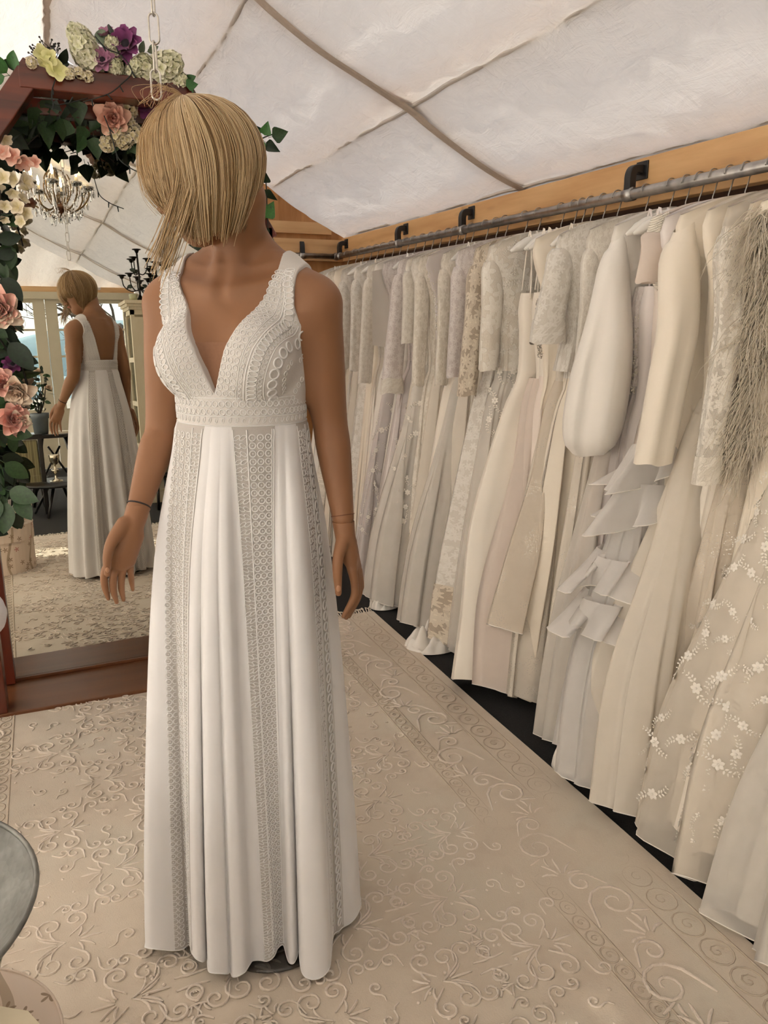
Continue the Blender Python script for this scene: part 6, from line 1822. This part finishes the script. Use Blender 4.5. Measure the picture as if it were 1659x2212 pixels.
# low round table with a silver goblet
ct = thing('coffee_table', 'low round black coffee table carrying the silver goblet', 'table', (.17, -.78, 0))
obj('table_top', MB().lathe([(0, .250), (.27, .250), (.275, .256), (.275, .266), (.27, .272), (0, .272)], (.17, -.78, 0), 48), M_BLACKWOOD, ct)
for k in range(4):
    a = k * PI / 2 + .5; obj('leg', MB().tube([(.17 + .07 * math.cos(a), -.78 + .07 * math.sin(a), .25), (.17 + .22 * math.cos(a), -.78 + .22 * math.sin(a), 0)], [.014, .009], 8), M_BLACKWOOD, ct)
gb = thing('silver_goblet', 'tarnished silver goblet on the low round table', 'goblet', (.16, -.76, .272))
obj('foot', MB().box((.16, -.76, .276), (.10, .10, .008)), M_SILVER, gb, False)
obj('stem', MB().lathe([(.034, .28), (.03, .286), (.012, .30), (.008, .33), (.016, .345), (.03, .36), (.034, .366), (.028, .372), (.010, .385), (.009, .41)], (.16, -.76, 0), 20), M_SILVER, gb)
obj('cup', MB().lathe([(.009, .41), (.02, .415), (.034, .44), (.038, .47), (.044, .495), (.041, .495), (.034, .465), (.02, .43), (0, .425)], (.16, -.76, 0), 20, cap=False), M_SILVER, gb)
# black side table with potted rose
st = thing('side_table', 'black side table with splayed legs under the potted rose', 'table', (.20, -1.38, 0))
o = obj('table_top', MB().box((.20, -1.38, .612), (.52, .40, .03)), M_BLACKWOOD, st, False); bevel(o, .004)
for sx in (-1, 1):
    for sy in (-1, 1): obj('leg', MB().tube([(.20 + sx * .10, -1.38 + sy * .08, .60), (.20 + sx * .22, -1.38 + sy * .17, 0)], [.02, .012], 8), M_BLACKWOOD, st)
    obj('brace', MB().tube([(.20 + sx * .22, -1.38 - .17, .02), (.20 - sx * .05, -1.38 - .1, .5)], .010, 6), M_BLACKWOOD, st)
pt = thing('potted_rose', 'rose bush in grey tapered pot on the black side table', 'plant', (.105, -1.36, .628))
obj('pot', MB().lathe([(.052, .628), (.058, .63), (.068, .76), (.076, .762), (.078, .808), (.070, .808), (.066, .78), (0, .775)], (.105, -1.36, 0), 28), M_POT, pt)
obj('soil', MB().lathe([(0, .785), (.066, .785)], (.105, -1.36, 0), 20, cap=False), M_SOIL, pt)
stm = MB(); gP = np.random.default_rng(21)
tips = []
for k in range(9):
    d = np.array([gP.normal() * .12 + .04, gP.normal() * .10, gP.uniform(.22, .42)]); P = cr([np.array([.105, -1.36, .78]), np.array([.105, -1.36, .78]) + d * .4 + gP.normal(size=3) * .01, np.array([.105, -1.36, .78]) + d], 6); stm.tube(P, np.linspace(.005, .0015, len(P)), 5); tips.append(P)
obj('stems', stm, M_TWIG, pt)
for P in tips:
    for k in range(7):
        p = P[gP.integers(4, len(P))] + gP.normal(size=3) * .022; inst(LEAFM[int(gP.choice([0, 1]))], 'leaf', pt, mat4(rot_to(gP.normal(size=3) + np.array([0, .8, .3]), gP.normal(size=3)), p, gP.uniform(.04, .06)))
inst(ME['rosew'], 'rose', pt, mat4(rot_to((0, .8, .5)), (.13, -1.34, 1.16), .035)); inst(ME['rosew'], 'rose', pt, mat4(rot_to((.3, .8, .3)), (.20, -1.34, 1.02), .03))
bk = thing('stacked_papers', 'white papers stacked in front of the grey pot', 'papers', (.24, -1.27, .628))
for k in range(3): obj('paper', MB().box((.24 + .004 * k, -1.27, .632 + .008 * k), (.16, .11, .006), rotZ(.1 * k)), M_CANDLE, bk, False)
# striped chair
M_STRIPE = NT('striped_upholstery'); _u = M_STRIPE.coord('Object', (1, 0, 0)); _w = M_STRIPE.n('TexWave', i_Scale=7.0, i_Distortion=.2, i_Vector=_u, bands_direction='X')
M_STRIPE = M_STRIPE.done(M_STRIPE.pbr(Base_Color=M_STRIPE.ramp(_w.outputs[0], [(.3, srgb(112, 104, 70)), (.5, srgb(160, 150, 108)), (.8, srgb(128, 118, 80))]), Roughness=.8, Sheen_Weight=.3))
c0_ = np.array([-.13, -1.02, 0]); cc = thing('upholstered_chair', 'dark wooden chair with green striped upholstery', 'chair', c0_)
o = obj('seat', MB().box(c0_ + (0, .0, .30), (.44, .42, .10)), M_STRIPE, cc, False); bevel(o, .02, 3)
o = obj('backrest', MB().box(c0_ + (0, .19, .47), (.36, .05, .30)), M_STRIPE, cc, False); bevel(o, .015, 3)
for sx in (-1, 1):
    o = obj('back_post', MB().box(c0_ + (sx * .20, .20, .33), (.035, .04, .66)), M_BLACKWOOD, cc, False); bevel(o, .005)
    obj('leg', MB().tube([c0_ + (sx * .19, -.18, .27), c0_ + (sx * .20, -.19, 0)], [.02, .013], 8), M_BLACKWOOD, cc)
obj('top_rail', MB().box(c0_ + (0, .20, .645), (.44, .045, .04)), M_BLACKWOOD, cc, False)
# tall cream cabinet with candelabra
def worn():
    t = NT('worn_cream_paint'); co = t.coord('Object', (1, 1, .35)); n = t.n('TexNoise', i_Scale=16.0, i_Detail=6.0, i_Roughness=.75, i_Vector=co)
    return t.done(t.pbr(Base_Color=t.ramp(n.outputs[0], [(.30, srgb(120, 88, 58)), (.36, srgb(206, 194, 166)), (.7, srgb(214, 204, 178))]), Roughness=.6))
M_WORN = worn()
kx, ky = 1.08, -1.03
cb = thing('tall_cabinet', 'tall worn cream cabinet with glazed side and moulded cornice', 'cabinet', (kx, ky, 0))
X0, X1, Y0, Y1 = .875, 1.29, -1.20, -.86
for a, b, nm in (((X0, Y0, 0), (X0 + .03, Y0 + .05, 1.66), 'corner_post'), ((X0, Y1 - .05, 0), (X0 + .03, Y1, 1.66), 'corner_post'), ((X1 - .03, Y0, 0), (X1, Y1, 1.66), 'side_panel'), ((X0, Y0, 0), (X1, Y0 + .02, 1.66), 'back_panel'), ((X0, Y0, 0), (X1, Y1, .10), 'plinth'), ((X0, Y0, 1.62), (X1, Y1, 1.66), 'top_panel')): obj(nm, MB().box2(a, b), M_WORN, cb, False)
dr_ = obj('door', MB().box2((X0 + .03, Y1 - .03, .12), (X1 - .03, Y1, 1.60)), M_WORN, cb, False); o = obj('door_panel', MB().box2((X0 + .10, Y1 - .002, .25), (X1 - .10, Y1 + .006, 1.50)), M_WORN, dr_, False); bevel(o, .005)
for k in range(4):
    z0_ = .12 + k * .375; obj('side_pane', MB().box2((X0 + .012, Y0 + .05, z0_ + .02), (X0 + .016, Y1 - .05, z0_ + .355)), M_GLASS, cb, False)
    obj('side_bar', MB().box2((X0, Y0 + .05, z0_ - .02), (X0 + .03, Y1 - .05, z0_ + .02)), M_WORN, cb, False)
for k, (o_, z_) in enumerate(((.015, 1.66), (.03, 1.685), (.045, 1.71))): obj('cornice', MB().box2((X0 - o_, Y0 - o_, z_), (X1 + o_, Y1 + o_, z_ + .026)), M_WORN, cb, False)
M_IRON = plain('dark_iron', (.02, .015, .012), .5, .5, noise=.4, nscale=40)
for (bx_, by_, lab) in ((.975, -.93, 'dark iron branched candelabra on the cabinet, tallest'), (1.13, -.99, 'dark iron branched candelabra beside the tallest one')):
    h_ = .40 if bx_ < 1.0 else .31; cd = thing('candelabra', lab, 'candelabra', (bx_, by_, 1.736), group='iron candelabra on the cabinet')
    B = np.array([bx_, by_, 1.736]); obj('base', MB().lathe([(.05, 0), (.05, .012), (.02, .025), (.009, .05)], B, 16), M_IRON, cd); obj('stem', MB().tube([B + (0, 0, .03), B + (.006, 0, h_ * .5), B + (0, 0, h_)], .008, 8), M_IRON, cd)
    def cup(p): 
        o = obj('candle_cup', MB().lathe([(0, 0), (.012, .004), (.02, .024), (.038, .030), (.036, .034), (.018, .028), (0, .012)], p, 12), M_IRON, cd)
    cup(B + (0, 0, h_ - .01))
    for lev, (zf, R, n) in enumerate(((.72, .08, 3), (.38, .14, 5))):
        for k in range(n):
            a = 2 * PI * k / n + lev; c, s = math.cos(a), math.sin(a); z = h_ * zf
            P = cr([B + (0, 0, z - .06), B + (R * .5 * c, R * .5 * s, z - .07), B + (R * .9 * c, R * .9 * s, z - .03), B + (R * c, R * s, z + .03)], 5); obj('branch', MB().tube(P, .005, 6), M_IRON, cd); cup(P[-1])
            inst(leafme_iron if False else LEAFM[1], 'iron_leaf', cd, mat4(rot_to((c, s, .4), (-s, c, .5)), P[8], .06))
for k, x in enumerate((.91, 1.03)):
    pm = MB().lathe([(0, 1.736), (.032, 1.736), (.036, 1.785), (.031, 1.785), (.028, 1.745), (0, 1.745)], (x, -.875, 0), 18); o = obj('glass_bowl', pm, plain('pale_glass_%d' % k, srgb(190, 190, 150), .15, noise=.05)); tag(o, ['small pale green glass bowl at the cabinet corner', 'small pale green glass bowl beside the candelabra stem'][k], 'bowl', 'glass bowls on the cabinet')
# sack beside the cabinet
N = Noise(6, 2, 5, 4, 3); mb = MB().ball((0, 0, 0), 1.0, 22, 14); V = mb.verts(); V = V * np.array([.15, .13, .17]) * (1 + .10 * N(V[:, 0], V[:, 1], V[:, 2]))[:, None]; V = V + np.array([.98, -.62, .44]); m2 = MB().add(V, mb.f)
sk = thing('cushion', 'beige cushion heaped on dark stool beside the cabinet', 'cushion', (.98, -.62, .3)); obj('cushion_body', m2, plain('beige_linen', srgb(196, 184, 156), .9, noise=.12, nscale=30, bump=.2), sk)
so = thing('stool', 'dark stool under the beige cushion', 'stool', (.98, -.62, 0)); obj('seat', MB().lathe([(0, .27), (.17, .27), (.18, .28), (.18, .30), (0, .305)], (.98, -.62, 0), 28), M_BLACKWOOD, so)
for k in range(4): a = k * PI / 2 + .4; obj('leg', MB().tube([(0.98 + .12 * math.cos(a), -.62 + .12 * math.sin(a), .28), (0.98 + .17 * math.cos(a), -.62 + .17 * math.sin(a), 0)], .012, 8), M_BLACKWOOD, so)

# ================================================================== hat box, cloth and metal tray at the lower left
def floral():
    t = NT('floral_paper'); g_ = t.n('TexCoord').outputs['UV']
    v = t.n('TexVoronoi', i_Scale=15.0, i_Vector=g_, voronoi_dimensions='2D'); df = t.n('VectorMath', operation='SUBTRACT'); t.t.links.new(g_, df.inputs[0]); t.t.links.new(v.outputs['Position'], df.inputs[1])
    se = t.n('SeparateXYZ'); t.t.links.new(df.outputs[0], se.inputs[0]); an = t.math('ARCTAN2', se.outputs['Y'], se.outputs['X'])
    pet = t.math('MULTIPLY', t.math('ADD', t.math('COSINE', t.math('MULTIPLY', an, 5.0)), 1.3), .10)
    fl_ = t.math('LESS_THAN', v.outputs['Distance'], pet)
    w = t.n('TexWave', i_Scale=2.2, i_Distortion=7.0, i_Detail=1.0, i_Vector=g_); vine = t.math('GREATER_THAN', w.outputs[0], .975)
    n = t.n('TexNoise', i_Scale=5.0, i_Vector=g_); fcol = t.mix(t.math('GREATER_THAN', n.outputs[0], .55), srgb(140, 116, 88), srgb(176, 96, 96))
    c = t.mix(t.math('MULTIPLY', vine, .7), srgb(226, 208, 190), srgb(160, 138, 108)); c = t.mix(t.math('MULTIPLY', fl_, .85), c, fcol)
    return t.done(t.pbr(Base_Color=c, Roughness=.55))
M_FLORAL = floral()
HXc, HYc, HRr = -.262, 1.085, .19
hb = thing('hat_box', 'round cream hat box printed with small flowers, on the rug', 'box', (HXc, HYc, .013))
def drum(r, z0_, z1_, name, top=True, n=48):
    V = []; F = []; U = []
    for i in range(n + 1):
        a = 2 * PI * i / n
        for z in (z0_, z1_): V.append((HXc + r * math.cos(a), HYc + r * math.sin(a), z)); U.append((a * r, z))
    for i in range(n): F.append((2*i, 2*i+2, 2*i+3, 2*i+1))
    k = len(V)
    if top:
        for i in range(n): a = 2 * PI * i / n; V.append((HXc + r * math.cos(a), HYc + r * math.sin(a), z1_)); U.append((r * math.cos(a), r * math.sin(a)))
        F.append(tuple(range(k, k + n)))
    return obj(name, MB().add(V, F), M_FLORAL, hb, False, np.array(U))
drum(HRr - .006, .013, .25, 'box_body'); drum(HRr, .20, .292, 'lid')
obj('lid_rim', MB().tube([(HXc + HRr * math.cos(a), HYc + HRr * math.sin(a), .292) for a in np.linspace(0, 2 * PI, 49)], .0025, 5, False), M_FLORAL, hb)
# cream cloth standing up from the lid, tray on top
M_CLOTHC = cloth('cream_ribbon_cloth', (.60, .52, .38), .7, .1, 300)
n = 56; G = np.zeros((n, 14, 3))
for i in range(n):
    a = 2 * PI * i / n
    for j in range(14):
        v = j / 13; r = .105 + .03 * v * v + .012 * math.sin(a * 7 + v) * (.4 + .6 * (1 - v)); G[i, j] = (-.275 + r * math.cos(a), 1.075 + r * math.sin(a), .294 + (.462 - .294) * v)
cl = obj('draped_stand', MB().grid(G, True), M_CLOTHC); tag(cl, 'cream cloth-wrapped stand between the hat box and the tray', 'stand')
tl = MB(); R = np.zeros((8, 20, 3))
for i in range(8):
    for j in range(20):
        u, v = i / 7 - .5, j / 19; R[i, j] = (-.14 + u * .075 + .02 * math.sin(v * 4) + .035 * v, .985 - .03 * u - .02 * math.sin(v * 5 + u), .46 - .165 * v)
obj('ribbon_tail', MB().grid(R), M_CLOTHC, cl)
def hammered():
    t = NT('galvanised_metal'); co = t.coord('Object'); v = t.n('TexVoronoi', i_Scale=70.0, i_Vector=co); n = t.n('TexNoise', i_Scale=24.0, i_Detail=4.0, i_Vector=co)
    return t.done(t.pbr(Base_Color=t.ramp(n.outputs[0], [(.3, (.17, .17, .155)), (.7, (.27, .27, .25))]), Metallic=.75, Roughness=.5, Normal=t.bump(v.outputs['Distance'], .25, .004)))
M_GALV = hammered()
tr_ = thing('metal_tray', 'round galvanised metal tray with hammered base at lower left', 'tray', (-.335, 1.10, .463))
TR = .252
obj('tray_bowl', MB().lathe([(0, .466), (.15, .466), (.158, .470), (TR - .003, .556), (TR, .556), (.158, .463), (0, .463)], (-.335, 1.10, 0), 72, cap=False), M_GALV, tr_)
obj('rim', MB().tube([(-.335 + TR * math.cos(a), 1.10 + TR * math.sin(a), .557) for a in np.linspace(0, 2 * PI, 73)], .0042, 8, False), M_GALV, tr_)
M_ICE = plain('pale_hammered_base', srgb(196, 190, 172), .35, .5, noise=.25, nscale=60, bump=.9)
obj('base_plate', MB().lathe([(0, .470), (.148, .470), (.150, .467)], (-.335, 1.10, 0), 60, cap=False), M_ICE, tr_)
# white padded stool edge by the arch post
ws = thing('white_stool', 'white padded stool with rounded edge beside the arch post', 'stool', (-.385, 2.2, .013))
obj('cushion', MB().lathe([(0, .545), (.19, .545), (.222, .56), (.228, .585), (.222, .61), (.19, .632), (0, .64)], (-.385, 2.2, 0), 40), cloth('white_stool_cloth', (.78, .76, .77), .7), ws)
for k in range(4): a = k * PI / 2 + .8; obj('leg', MB().tube([(-.385 + .14 * math.cos(a), 2.2 + .14 * math.sin(a), .55), (-.385 + .16 * math.cos(a), 2.2 + .16 * math.sin(a), .013)], [.018, .012], 8), M_BLACKWOOD, ws)
